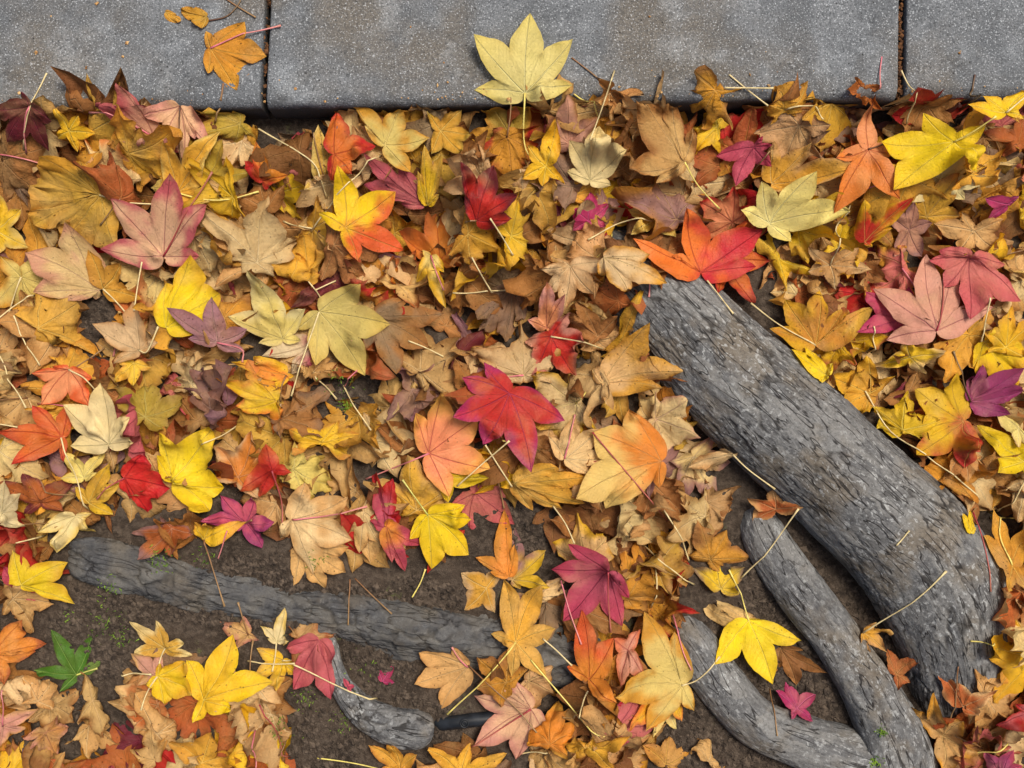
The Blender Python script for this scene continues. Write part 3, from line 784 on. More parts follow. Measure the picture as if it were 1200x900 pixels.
# ---- leaves one can pick out: layer | style | curl | base | tips (or @angle,length) | stalk colour and end | name used by neighbours | label
ROWS = '''
4|butter|.08/.54|615,108|621,18 671,49 671,101 555,45 558,103|y 615,165 634,196|speckled leaf on the concrete|butter yellow star leaf with dark specks lying flat on the concrete
4|amber>gold|.10/.8|246,56|287,26 311,64 292,84 275,104 243,86 241,36|p 285,40 328,28|amber leaf on the concrete|amber leaf with pink stalk lying on the concrete beside a joint
4|maroon|.20|30,122|26,108 -18,130 40,168 56,140 -10,158|p 8,168|maroon leaf against the kerb|dark maroon leaf pressed against the kerb
4|pink>dusty|.18|176,158|151,104 120,126 142,166 170,184 206,172|p 105,132|-|dull pink leaf with a spike reaching up over the kerb edge
4|peach>pink|.25|207,121|168,137 187,163 207,184 223,158 237,164|d 203,160 199,206|folded peach leaf by the kerb|folded peach leaf with a dark stalk hanging down below the kerb
3|gold|.75|95,172|@100,40|-|-|curled golden leaf between the maroon leaf and the folded peach leaf
3|yellow|.24|84,156|74,132 66,162 100,140 118,160 92,178|-|-|small bright yellow tip standing up beside the maroon leaf
4|gold>amber|.70|165,165|@20,48|-|hollow golden leaf|golden leaf rolled into a hollow arch under the folded peach leaf
4|ochre>gold|.28/.9|120,230|40,205 30,235 35,262 66,278 130,292 105,190 60,190|w 150,238 190,240|broad creased leaf|broad creased ochre leaf with a pale stalk, next to the pink tipped leaf
5|peach>dusty|.16|190,300|216,207 251,245 140,237 119,291 238,302|r 222,258 258,208|pink tipped leaf|large peach star leaf with pink tips and crimson stalk
4|gold>pale|.30|205,225|200,168 246,188 262,158 170,216 248,238|y 250,235 300,222|-|golden leaf behind the large pink tipped leaf
3|olive|.45|250,195|@60,42|w 245,210|-|olive cupped leaf with a pale rim near the kerb
4|yellow>pale|.25|2,272|9,231 31,248 42,292 5,306 -30,260|-|-|yellow leaf with a raised spike beside the broad creased leaf
3|olive>gold|.45|262,150|@200,40|-|-|olive leaf tucked under the kerb below the amber concrete leaf
4|orange^red:200|.25|302,208|296,163 334,201 283,185 305,218|-|-|orange leaf with a red side and one pink tip, near the kerb
5|pale>gold|.20|452,172|416,121 472,125 503,163 483,204 430,152|-|pale gold leaf under the kerb|pale gold leaf reaching up to the kerb, blotched pink on one side
4|fire>red|.35|392,182|394,129 441,172 414,206 388,212|-|folded orange red leaf|folded orange red leaf with a dark point beneath the kerb
3|ochre>pale|.30|382,215|378,152 405,205 357,224 372,245 400,170|b 375,180 372,160|-|ochre lobed leaf behind the folded orange red leaf
6|lemon^fire:-50|.14|405,267|399,197 465,219 472,291 418,305 374,250|-|yellow and red flame leaf|bright yellow star leaf burning to orange red along its lower lobes
5|sand|.72|308,285|@80,54|-|crinkled cream leaf|crinkled sandy leaf standing up, left of the flame coloured leaf
4|dusty|.30|498,240|440,196 430,222 470,196 505,215 470,240|-|-|dusty red leaf right beside the flame coloured leaf
5|yellow>ochre|.30|501,240|500,175 520,185 492,205 515,228|-|-|narrow yellow leaf folded upright on a dusty red leaf
5|red>maroon|.30|558,258|541,194 579,193 606,232 600,256 545,232|b 545,258|dark red leaf|dark red star leaf with purple centre between tan leaves
4|sand>tan|.50|545,262|@115,48|-|-|tan leaf cupped against the dark red star leaf
5|gold>olive|.30|516,152|541,128 502,133 543,181 505,180 552,158|-|-|golden lobed leaf leaning on the pale gold leaf under the kerb
3|orange|.60|515,285|@90,44|-|-|curled orange leaf below the dusty red leaf
4|gold|.60|568,285|@-20,42|-|-|curled golden leaf below the dark red star leaf
3|olive>gold|.50|590,150|@120,46|-|-|olive golden leaf standing under the kerb beside the speckled yellow leaf
3|brown|.85|560,180|@30,46|-|-|crumpled brown leaf between the golden lobed leaf and the kerb
5|yellow|.28|640,192|652,139 614,207 636,216 662,208 618,170|-|spotted yellow leaf|yellow leaf with dark spots standing below the concrete's star leaf
5|cream|.14/.72|691,213|699,156 665,172 731,182 663,204 716,218|-|cream leaf|small cream leaf with short rounded lobes near the kerb
5|tan>brown|.22|801,192|741,119 785,116 735,201 770,214 812,150|y 820,215 849,239|tan leaf with yellow veins|tan star leaf with bright yellow veins and a yellow stalk
4|yellow|.65|820,150|@170,38|-|-|curled bright yellow strip of leaf beside the tan leaf with yellow veins
4|brown>tan|.80|714,124|@260,34|-|-|brown cone shaped leaf standing at the kerb
4|pink>brown|.55|668,148|@90,36|-|-|pinkish brown rounded leaf standing against the kerb
4|amber>brown|.70|832,121|@250,36|-|brown leaf on the kerb edge|crumpled amber brown leaf poking above the kerb edge
5|amber^rust:90|.40|868,185|845,205 838,165 875,128 880,200|-|-|tall amber leaf folded beside the crumpled leaf on the kerb
6|rose|.30|886,170|843,178 867,214 893,160 908,192 905,170|-|rose leaf|rose pink leaf with pointed lobes folded over an amber leaf
4|ochre>pale|.25|762,262|733,250 735,280 760,226 795,258 790,280|w 725,265 687,285|-|ochre pale leaf with a white stalk behind the scarlet leaf
6|fire^crimson:-15|.16|822,319|739,281 803,245 901,264 887,312 786,300|-|scarlet leaf on the root|large orange and crimson star leaf lying over the top of the thick root
5|fire>red|.30|846,306|834,347 881,355 900,307 882,256|-|-|fiery orange red leaf showing beneath the crimson star leaf on the root
4|salmon>red|.50|845,252|@150,36|-|-|curled salmon red leaf behind the large crimson star leaf
6|butter|.12/.66|898,264|942,211 984,254 923,286 863,250 884,220|-|butter yellow leaf|butter yellow leaf beside the large crimson star leaf
3|magenta|.40|690,245|@95,26|-|-|small magenta leaf tip poking out below the cream leaf
4|gold|.75|925,112|@110,34|w 955,122 970,135|-|crumpled golden leaf on the kerb edge beside the right joint
4|tan>taupe|.50|925,170|@250,42|-|-|tan leaf folded down under the crumpled golden kerb leaf
5|gold>tan|.22|903,216|999,200 940,176 900,172 930,232|-|-|golden leaf with one long lobe pointing at the orange star leaf
6|salmon^orange:-90|.16|1013,178|1012,129 972,190 975,251 1046,236 1045,182|d 1030,172 1050,164|orange star leaf|orange star leaf with pink centre and dark stalk, near the right joint
6|lemon|.12/.68|1115,168|1082,132 1146,152 1136,206 1048,222 1032,164|y 1130,160 1150,146|big bright yellow leaf|big bright yellow leaf with smooth lobes close to the kerb
5|lemon>yellow|.20|1150,148|1182,119 1172,154 1105,140 1125,128|w 1170,132 1198,108|-|bright yellow leaf with white stalk touching the kerb
4|cream|.20|1105,214|1056,233 1085,190 1140,208 1138,231 1172,208 1150,175|-|-|cream leaf mostly hidden under the big bright yellow leaf
4|rust>orange|.60|1014,114|@260,24|-|-|small curled rust leaf on the kerb edge just before the right joint
4|rust|.30|1190,168|1145,158 1165,186 1200,135 1215,185|-|-|rust brown leaf at the kerb beyond the big bright yellow leaf
4|salmon|.85|1205,200|@170,36|-|-|salmon leaf rolled into a tube below the rust brown leaf
5|red>yellow|.40|1010,285|1002,240 1053,240 1045,268 1020,290|-|-|red leaf rimmed with yellow curling under the orange star leaf
4|gold>brown|.60|1105,235|@60,38|-|-|golden brown shrivelled leaf under the cream and yellow leaves
4|magenta>purple|.30|1180,240|1148,235 1160,258 1190,232|-|-|magenta leaf tip near the rust brown leaf
4|tan|.35|1130,275|1080,268 1110,255 1160,262 1160,298 1110,300|-|-|flat tan leaf above the dusty red leaf
4|pink>mauve|.30|1065,270|1035,250 1062,240 1090,262 1050,300 1085,300|-|-|dull pink leaf above the pale pink star leaf
5|yellow|.55|1165,290|@80,30|-|-|yellow leaf tip standing above the dusty red leaf
4|yellow>gold|.50|1000,300|@-30,46|-|-|yellow leaf with a curled rim beneath the crinkled tan leaf
3|pale>gold|.25|25,325|2,300 62,300 72,345 60,379 -10,360 20,372|w 3,378|-|pale yellow leaf below the yellow leaf with a raised spike
5|sand>peach|.22/.75|120,341|93,266 45,300 51,345 88,354 112,352|-|-|sandy leaf with blush edges overlapping a golden leaf
5|gold|.25|122,339|110,294 146,311 170,351 150,338|w 150,370|-|golden leaf with white stalk beside the sandy blushing leaf
5|lemon>yellow|.18/.9|193,384|190,330 222,298 256,343 252,372|-|round bright yellow leaf|rounded bright yellow leaf beneath the pink tipped leaf
6|mauve|.20|258,402|207,361 254,350 292,386 288,412 228,398|p 288,410 291,425|mauve leaf|mauve brown leaf overlapping the rounded bright yellow leaf
5|sand>tan|.28|166,411|157,356 109,380 190,402 138,425|w 178,412 193,384|-|sandy leaf below the rounded bright yellow leaf
4|yellow>gold|.25|160,425|142,448 160,452 180,430 138,420|-|-|small golden yellow leaf under a sandy leaf
6|salmon>fire|.18/.72|78,433|36,437 106,444 100,476 43,476 60,430|w 103,448 112,478|salmon leaf|salmon orange leaf beside a smaller red orange star
6|fire|.16/.55|72,513|7,506 40,474 76,474 20,543 76,540|w 84,548 97,600|red orange star leaf|red orange star leaf touching the large cream leaf
6|cream|.12/.70|127,521|121,448 163,488 161,518 77,474 79,523|-|large cream leaf|large cream leaf with squared lobes beside the red orange star leaf
4|olive|.80|185,470|@80,42|-|-|greenish yellow leaf curled into a horn
6|lemon|.14/.80|198,566|190,506 254,499 259,572 243,600 182,534|-|blocky bright yellow leaf|blocky bright yellow leaf beside the small red leaf
6|red|.35/.9|148,560|176,530 200,572 178,602 150,585|r 130,570 116,584|small red leaf|small glossy red leaf beside the blocky bright yellow leaf
5|gold>yellow|.22|108,588|138,539 146,566 134,602 92,570|-|-|golden leaf between the small red leaf and the red orange star
4|rust>maroon|.30|60,585|12,560 40,552 92,560 80,598 40,600|-|-|rust and maroon leaf below the red orange star
5|pale|.25|100,560|82,528 126,530 120,552 75,560|-|-|pale yellow leaf under the large cream leaf
6|yellow>orange|.55|325,470|255,442 290,420 330,480 275,480 322,500|-|arched golden leaf|golden leaf arched like a hook below the cream leaves
5|orange>yellow|.25|340,440|283,425 300,418 350,440 330,455|b 332,470|-|orange yellow leaf behind the arched golden leaf
5|orange>sand|.40|288,540|@70,44|-|-|orange leaf with pale lobes above the red leaf
6|pale|.14|375,366|429,336 459,381 428,440 371,431 349,386|w 360,410 343,464|pale star with white stalk|pale yellow star leaf with a long white stalk crossing it
5|pale>cream|.14|330,397|300,321 358,362 269,371 302,402 354,399|-|pale cream star|pale cream yellow star leaf beside the mauve leaf
4|cream^rose:-10|.18|368,402|371,444 310,417 344,438 382,420|-|-|cream leaf flushed pink, partly under the long stalked pale star
5|taupe>brown|.22|442,372|522,369 505,408 470,441 430,410 480,350|-|grey brown leaf|grey brown leaf with ragged lobes beside the long stalked pale star
4|taupe|.40|601,340|545,388 562,398 590,402 616,385 560,352|w 560,345 523,347|withered grey leaf|withered grey brown leaf with drooping ragged lobes
4|maroon|.25|395,330|343,362 375,325 402,316 412,345 375,362|w 372,342|-|maroon leaf above the long stalked pale star
5|tan>rust|.75|475,315|@60,44|-|-|crumpled tan leaf with rusty folds above the grey brown leaf
5|pale>yellow|.25|505,300|487,330 522,362 522,320 495,292|p 520,340|-|pale yellow lobe with a pink stalk below the dusty red leaf
6|coral|.16|503,531|521,459 490,482 562,489 576,549 527,583|p 470,545 425,564|salmon star leaf|salmon star leaf with a long pink stalk beside the crimson star
7|crimson>magenta|.18/.58|597,461|567,425 543,443 533,488 566,520 622,551 662,493|-|crimson star|vivid crimson star leaf in the middle of the heap
4|yellow>lemon|.25|520,560|500,545 525,590 573,560 560,545|-|-|yellow leaf under the salmon star leaf
5|yellow>amber|.45|378,518|338,500 395,495 422,512 412,538 345,535|-|-|torn yellow leaf with brown ragged rim above the tan star leaf
4|brown>taupe|.90|355,480|@40,48|-|hooked brown leaf|brown leaf shrivelled into a hook beside bare soil
5|red>fire|.35|318,552|283,573 312,520 340,555 300,585|r 325,590 327,630|red leaf|red leaf folded over itself above the purple pink leaf
6|sand>tan|.20/.66|344,608|362,562 409,582 414,632 367,674 330,630|p 385,603 432,592|big tan star|big sandy star leaf with pink stalk beside bare soil
4|tan|.30|352,640|345,686 405,671 410,640 380,690|-|-|tan leaf lying beneath the big sandy star leaf
4|sand>tan|.40|425,600|420,650 445,640 430,585 452,620|-|-|sandy leaf wedged beside the big sandy star leaf
6|rose>purple|.18|290,612|262,578 302,580 328,608 310,641 245,606|b 300,607|purple pink leaf|purple pink star leaf on bare soil below the red leaf
6|rose>red|.40|452,618|460,560 433,612 436,560 470,600|-|-|pink and red leaf folded upright between the big tan star and yellow leaf
6|orange^rose:-40|.22|452,618|455,607 493,644 472,676 458,662|-|-|orange and pink leaf pointing at bare soil
7|lemon|.14/.72|502,603|545,592 549,652 505,669 480,631 552,610|g 488,583 473,561|yellow leaf with dark dots|bright yellow leaf with tiny dark dots beside an orange leaf
5|fire|.25|522,635|500,674 546,646 545,620 520,650|-|-|orange red lobe curving out under the dotted yellow leaf
5|sand>tan|.25|668,312|633,318 650,302 712,310 695,345 660,366 640,345|-|-|pale tan frilly leaf below the ochre leaf
6|sand>gold|.35|705,305|778,335 735,352 702,330 760,300|-|-|tan leaf with one long lobe pointing at the scarlet leaf
5|salmon>pink|.35|640,385|618,375 640,330 660,350 662,382|-|-|rounded pinkish salmon leaf beside the withered grey leaf
4|brown|.35|700,395|655,372 670,350 722,372 690,406|-|-|brown leaf tucked under the tan frilly leaf
5|red>pink|.60|655,410|@-60,40|w 708,408|-|red leaf curled like a horn below the salmon pink leaf
7|tan>gold|.40|706,449|757,380 804,434 693,428 770,452|-|tan leaf curving onto the root|tan leaf with two long curved lobes reaching onto the thick root
6|gold>yellow|.45|718,418|742,348 705,415 745,385 730,425|-|-|narrow golden leaf curling upright beside the thick root
5|ochre|.40|725,455|700,478 745,455 735,500 705,490|-|-|ochre leaf beneath the leaf curving onto the root
6|sand>peach|.75|790,500|@-20,52|-|-|twisted sandy leaf with an orange fold against the thick root
6|sand>tan|.55|850,530|800,548 825,552 865,530 842,525|w 870,548 900,570|-|tan leaf scrap curling against the thick root
7|orange^pale:200|.20/.78|775,541|740,480 695,507 674,583 711,598 772,572|-|yellow and orange leaf|yellow leaf flushing orange with a crimson lobe tip near the thick root
6|sand|.20|661,537|673,488 704,502 709,538 690,554 643,512|p 668,510 674,486|-|small sandy star leaf beside the yellow and orange leaf
5|sand>mauve|.40|822,552|@-60,42|-|-|sandy leaf drooping below the scrap on the root
5|ochre>gold|.25|602,566|690,558 660,545 660,598 625,600 685,590|-|-|ochre leaf with holes in it next to the crimson star
6|tan>sand|.45|970,312|940,290 1000,292 1016,318 975,338 945,318|w 975,268 995,240|crinkled tan leaf|crinkled tan leaf with frilled edge below the butter yellow leaf
5|amber>yellow|.25|955,405|1020,360 960,340 920,350 905,385 985,362|w 915,380 884,354|amber leaf|amber leaf with one yellow lobe above the thick root
6|pink>peach|.16/.60|1096,388|1094,294 1030,336 1042,398 1159,362 1128,315|r 1108,350 1114,313|pale pink star|pale pink star leaf with a red stalk laid across it
5|rose>magenta|.25|1058,374|1008,342 1064,336 1000,390 1045,404|-|-|magenta leaf under the pale pink star leaf
7|dusty|.18/.64|1143,300|1106,290 1096,303 1112,336 1137,375 1201,352 1186,308|-|dusty red star|dusty red star leaf overlapping the pale pink star leaf
6|yellow>sand|.60|1070,418|1022,430 1060,395 1115,415 1095,438|-|-|yellow leaf rolled lengthwise below the pale pink star leaf
5|lemon|.35|968,440|928,408 945,405 975,425 960,448|-|-|bright yellow lobe poking out along the thick root
6|gold>yellow|.55|1000,450|@150,46|-|-|golden curled leaf beside the bright yellow lobe at the root
6|yellow^red:-75|.18/.75|1121,493|1104,436 1063,455 1066,505 1056,530 1114,546 1135,528|-|yellow leaf with red base|yellow leaf whose lower half turns dark orange red
6|yellow>lemon|.75|1052,485|@80,40|-|-|yellow leaf curled upright against the leaf with red base
7|purple|.18|1140,471|1150,425 1201,431 1206,458 1186,486 1140,440|d 1127,445 1113,412|purple leaf|purple leaf with a dark stalk lying on a yellow leaf
5|lemon>yellow|.18/.85|1155,400|1145,430 1200,455 1215,420 1205,385 1150,440|-|-|broad yellow leaf under the purple leaf
5|lemon|.22|1195,540|1148,498 1150,550 1200,560 1230,530|-|-|bright yellow leaf with a notch below the purple leaf
6|pale>sand|.45|1185,500|1158,475 1200,470 1205,530 1180,520|-|-|pale yellow leaf folded below the purple leaf
5|brown>tan|.40|1135,535|1118,560 1160,535 1140,568 1162,552|-|-|small brown frilled leaf below the leaf with red base
5|yellow|.70|1182,390|@90,36|-|-|yellow leaf curled with a tan rim below the dusty red star
5|cream>pale|.22|88,605|66,648 49,622 105,602 108,625|-|-|cream leaf lying on soil above the lone bright yellow leaf
4|cream|.22|8,600|40,575 45,612 5,622 -20,590 20,560|-|-|cream leaf with faint veins beside the rust and maroon leaf
7|lemon>yellow|.18/.62|38,680|27,640 83,657 91,706 50,690|-|lone bright yellow leaf|bright yellow leaf with pointed tips at the edge of bare soil
5|rose|.35|30,690|15,660 40,655 57,700 20,705|-|-|rose pink leaf under the lone bright yellow leaf
6|tan|.45|30,705|@-10,34|-|-|tan shrivelled leaf over the rose pink leaf
6|orange>rust|.22|-5,765|30,724 51,756 40,765 14,797 -10,720|-|rusty orange leaf|rusty orange leaf with dark pointed tips beside the green leaf
6|green|.18/.42|88,792|59,738 107,745 118,775 41,785 70,811|g 100,788 113,784|green leaf|fresh green star leaf lying alone on bare soil
6|tan|.45|55,815|38,790 74,786 68,825 40,815|-|-|tan leaf partly over the green leaf
5|tan>brown|.50|70,835|@-30,34|-|-|tan leaf folded below the green leaf
5|pink>tan|.30|12,845|-5,822 50,828 35,850 5,872|p 17,800|-|pinkish tan leaf below the rusty orange leaf
5|brown>pink|.70|65,865|@-60,28|-|-|shredded brown leaf scrap on the soil below the green leaf
5|tan|.70|118,858|@-30,32|-|-|small twisted tan leaf alone on bare soil
6|tan>brown|.60|128,825|@-5,50|-|folded tan leaf|tan leaf folded in half lengthwise beside the round yellow leaf
6|ochre>cream|.30|196,758|155,727 182,728 219,752 226,768 160,762|w 190,780|-|pale olive leaf with curved lobes on bare soil
5|pink>tan|.35|185,790|155,762 190,764 192,800 165,800|-|-|dull pink leaf under the pale olive leaf
7|lemon>yellow|.30/.9|188,790|175,800 198,820 228,812 222,772 190,775|w 170,828|round yellow leaf|rounded yellow leaf with dark flecks on the big yellow star
6|yellow>lemon|.16|237,822|269,747 320,799 275,830 217,775 225,848|-|big yellow star|big golden yellow star leaf on bare soil
5|gold|.40|240,890|200,865 255,850 290,880 215,905 275,905|-|-|golden leaf below the big golden yellow star
5|tan>amber|.40|182,890|180,845 150,880 200,860 165,905|-|-|tan leaf with a tall lobe below the folded tan leaf
4|umber>rust|.40|85,895|70,880 108,885 100,905 75,910|-|-|dark brown leaf half hidden at the soil below the green leaf
6|rust>mauve|.40|200,620|150,625 165,655 200,655 228,625 185,610|-|-|rusty leaf with dark lobes beside the blunt end of the flat root
6|yellow>gold|.35|240,632|231,612 250,608 290,610 242,635|b 250,665 264,710|-|small golden leaf on the purple pink leaf
5|tan>pink|.40|290,745|248,730 285,722 303,750 275,762|b 280,705|-|tan pointed leaf on the flat root
7|cream>pale|.20|323,754|303,735 334,712 341,748 312,750|w 319,787|small cream leaf|small cream three pointed leaf beside the pink red leaf
6|tan>rust|.75|365,740|@20,40|-|-|tan curled leaf on the flat root beside the small cream leaf
5|yellow>ochre|.30|330,775|300,760 350,790 325,808 300,790|w 348,773|-|yellow leaf partly under the small cream leaf
6|dusty|.28|375,748|334,758 343,811 392,821 397,780|-|pink red leaf|pink red leaf draped beside the short dark root stub
5|magenta|.15|448,800|442,785 462,780 462,800|-|-|tiny magenta leaf fragment on bare soil
5|rose|.15|410,800|405,790 418,800 414,806|-|-|tiny rose fragment beside the short dark root stub
7|tan|.25/.68|548,783|490,765 486,801 516,833 531,757|p 530,757|tan leaf at the root|tan leaf with rounded lobes on the flat root
6|peach>pink|.20|622,833|556,820 575,800 600,795 641,880 605,897 555,878|r 590,855 552,880|peach leaf|peach pink leaf with a dark pink rib near the drip hose
6|gold>amber|.30|470,900|432,872 455,865 490,880 440,905|-|-|golden leaf on soil below the short dark root stub
6|gold|.35|540,905|505,880 550,876 595,882 590,910|-|-|golden leaf below the drip hose
6|amber>brown|.45|580,790|@140,38|-|-|amber brown leaf beside the rounded tan leaf on the flat root
7|gold>ochre|.20|604,752|590,682 635,685 650,735 600,790 576,745 640,790|y 565,800 523,843|mottled gold leaf|large golden leaf with a long pale stalk over the flat root
5|yellow^mauve:140|.25|600,680|603,620 640,645 645,685 610,690|-|-|mottled yellow leaf with brown streaks beside the amber spear leaf
7|orange>amber|.22|596,677|591,596 603,640 557,655 575,670|-|amber spear leaf|amber orange leaf with one tall spear lobe
6|gold>sand|.40|570,690|540,672 590,668 580,720 545,715|-|-|golden crumpled leaf below the amber spear leaf
7|rose|.18|711,667|668,640 647,671 660,731 729,734 737,700|r 712,700 716,741|rose star|rose pink star leaf with a dark stalk over the heap
7|orange^fire:110|.18|690,796|682,716 719,748 664,784 719,816|-|orange pointed leaf|orange leaf with a salmon point and a dark fleck
6|pink>salmon|.35|735,760|718,745 750,735 752,790 722,790|-|-|dull pink leaf between the orange leaf and the yellow star
6|magenta>red|.25|740,808|718,812 757,800 752,825 735,795|-|-|dark magenta lobe showing under the golden star with curved stalk
8|pale>gold|.20|797,800|752,711 789,738 714,797 753,847 812,830|w 815,792 840,765|golden star with curved stalk|pale golden star leaf with a curved stalk lying over an orange leaf
6|yellow>orange|.25|790,815|760,848 812,830 800,845 730,840|-|-|orange yellow leaf under the pale golden star
5|pale>butter|.25|780,830|764,862 795,858 798,835|-|-|pale yellow lobe hanging below the pale golden star
6|tan>sand|.50|880,735|808,710 850,750 895,735 840,705|-|broad tan leaf|broad tan leaf folded above the lemon leaf on the slim root
8|lemon|.22/.62|878,728|836,776 905,801 940,752 890,725|y 870,700 857,670|lemon leaf on the root|lemon yellow leaf with two blunt lobes lying on the slim root
6|yellow>taupe|.45|845,690|812,665 840,645 872,665 865,695|-|-|yellow leaf with grey streaks above the broad tan leaf
6|amber>brown|.55|745,685|@60,44|-|-|amber brown leaf overlapping the rose star leaf
5|tan|.55|830,890|810,845 850,838 876,880 840,898|-|-|tan leaf beneath the slim root's lower bend
6|gold|.45|690,870|655,860 680,840 740,850 720,900 660,895|-|-|golden leaf with folded lobes beside the peach leaf
6|amber|.40|780,895|752,870 785,862 812,880 800,910|d 785,905|-|amber leaf below the pale yellow hanging lobe
6|orange>gold|.65|645,845|@80,38|-|-|orange gold leaf twisted beside the peach leaf
7|gold>tan|.55|1012,742|1045,742 1040,765 1018,765 1030,735|w 1050,705 1088,660|-|small golden leaf with a long stalk lying on the thick root
6|brown>rust|.50|1050,790|1040,760 1075,765 1065,800 1048,808|-|-|rusty brown leaf lying in the crack between the two roots
6|umber>brown|.30|915,760|910,790 935,805 965,785 940,760|-|-|brown leaf under the lemon leaf on the slim root
6|magenta|.25|932,828|908,808 922,800 954,812 948,840 922,836|-|small magenta leaf|small magenta star leaf in the pocket of soil
6|tan>gold|.50|1100,860|1062,820 1090,805 1140,880 1095,905 1120,830|-|-|tan leaf with broad folds at the foot of the thick root
6|rust>sand|.50|1130,830|1102,785 1165,805 1150,845 1125,800|-|-|rust leaf with a pale lobe leaning on the foot of the thick root
6|dusty>red|.25|1200,830|1166,850 1185,822 1215,815 1205,855|-|-|dusty red leaf at the foot of the thick root
5|purple>rose|.25|1170,905|1150,878 1180,872 1195,895|-|-|magenta pink leaf below the rust leaf at the root
6|sand>tan|.70|1190,755|@150,42|-|-|sandy leaf rolled up beside the foot of the thick root
6|amber>gold|.30|1180,660|1145,625 1170,600 1210,620 1165,685 1200,690|y 1172,630 1178,605|-|amber leaf with yellow stalk beside the thick root
6|lemon|.25|1138,625|1130,602 1143,598 1146,618|-|-|small bright yellow tip beside the thick root
7|rust>tan|.45|905,595|868,580 900,572 932,588 880,612|-|-|rust orange leaf resting where the two roots meet
5|tan>brown|.70|846,596|@-20,44|-|-|tan crumpled leaf pressed against the thick root above the slim root
6|amber>brown|.60|842,640|@60,42|-|-|amber brown curled leaf beside the top of the slim forked root
5|sand>tan|.60|808,612|@200,44|-|-|sandy curled leaf between the rust orange leaf and the rose star leaf
5|tan>brown|.60|700,575|@-80,40|-|-|tan curled leaf below the yellow and orange leaf
'''

LEAVES = []     # (label or None, ref, colour word, curl, centre xy, root object)
GROUP = 'fallen sweetgum leaves in the heap'

def leaf_thing(B, tips, style, curl, pet, rg, lean=True, conf=None, sinus=None):   # conf: how limp the leaf is
    curl = min(1.0, curl * 1.25) if curl > .24 else curl
    P, F, UVE, col, vc, dry, spot, bi = make_leaf(np.array(B), tips, style, curl, rg, 1, sinus)
    if lean: P = lean_on_kerb(P)
    P = settle(P, F, .36 if conf is None else conf, .0004, 1.0 if curl < .5 else .95, 90 if curl < .5 else 80, curl < .5)
    b = P[bi]
    e = bpy.data.objects.new('sweetgum_leaf', None); COL.objects.link(e); e.empty_display_size = .02
    e.location = b
    o = mesh_obj('blade', P - b, F, M_LEAF, e); leaf_attrs(o.data, col, vc, dry, spot, UVE)
    if pet:
        colk, pts = pet
        st, SP = stalk_mesh([b[:2]] + pts, b[2] + .0004, colk, parent=e, rgd=rg)
        st.data.transform(__import__('mathutils').Matrix.Translation(-Vector(b)))
    return e, P

def first_style(st): return st.split('>')[0].split('^')[0]

jobs = []
for ln in ROWS.strip().splitlines():
    lay, style, curl, base, tips, pet, ref, label = [q.strip() for q in ln.split('|')]
    jobs.append((int(lay) + .001 * len(jobs), style, curl, base, tips, pet, ref, label))

# loose leaves between the traced ones, by what colours that part of the heap shows
N_FILL = 300 - len(jobs)
rgf = np.random.default_rng(2024)
POOL = ['tan'] * 9 + ['amber'] * 4 + ['gold'] * 4 + ['brown'] * 6 + ['sand'] * 8 + ['taupe', 'mauve', 'umber', 'umber'] + ['yellow'] * 3 + ['gold'] * 3 + ['yellow'] * 3 + ['ochre'] * 2 + ['rust'] * 2 + ['umber', 'mauve', 'pink', 'dusty', 'orange', 'red', 'pale']
POOL_R = POOL + ['yellow'] * 4 + ['gold'] * 3 + ['maroon', 'rust']
fills = []; tries = 0
centres = []
for j in jobs:
    bx, by = map(float, j[3].split(','))
    if j[4].startswith('@'): centres.append((bx, by))
    else:
        tp = [tuple(map(float, q.split(','))) for q in j[4].split()]
        centres.append((np.mean([bx] + [q[0] for q in tp]), np.mean([by] + [q[1] for q in tp])))
occ = list(centres)
while len(fills) < N_FILL and tries < 20000:
    tries += 1
    px, py = rgf.uniform(-25, 1225), rgf.uniform(edge_px(600) + 14, 915)
    if bare(px, py): continue
    d = min(math.hypot(px - q[0], py - q[1]) for q in occ)
    if d < 34 - tries * .0012: continue
    ang = rgf.uniform(0, 360); L = rgf.uniform(50, 70)
    pp = [(px + L * .8 * math.cos(a), py + L * .8 * math.sin(a)) for a in np.arange(0, 6.28, 1.05)]
    if sum(bare(*q) for q in pp) > (0 if px < 600 and py > 600 and (py < 770 or px > 330) else 1 if px > 560 else 2) or py < edge_px(px) + (50 if 300 < px < 400 or 520 < px < 590 else 16): continue
    occ.append((px, py))
    pool = POOL_R if px > 900 and py < 620 else POOL
    a, b = pool[rgf.integers(len(pool))], pool[rgf.integers(len(pool))]
    style = a if rgf.random() < .6 else a + '>' + b
    fills.append((3.2 + rgf.uniform(0, 1.6), style, float(rgf.uniform(.55, 1.0)), (px, py), (ang, L), None, '-', ''))

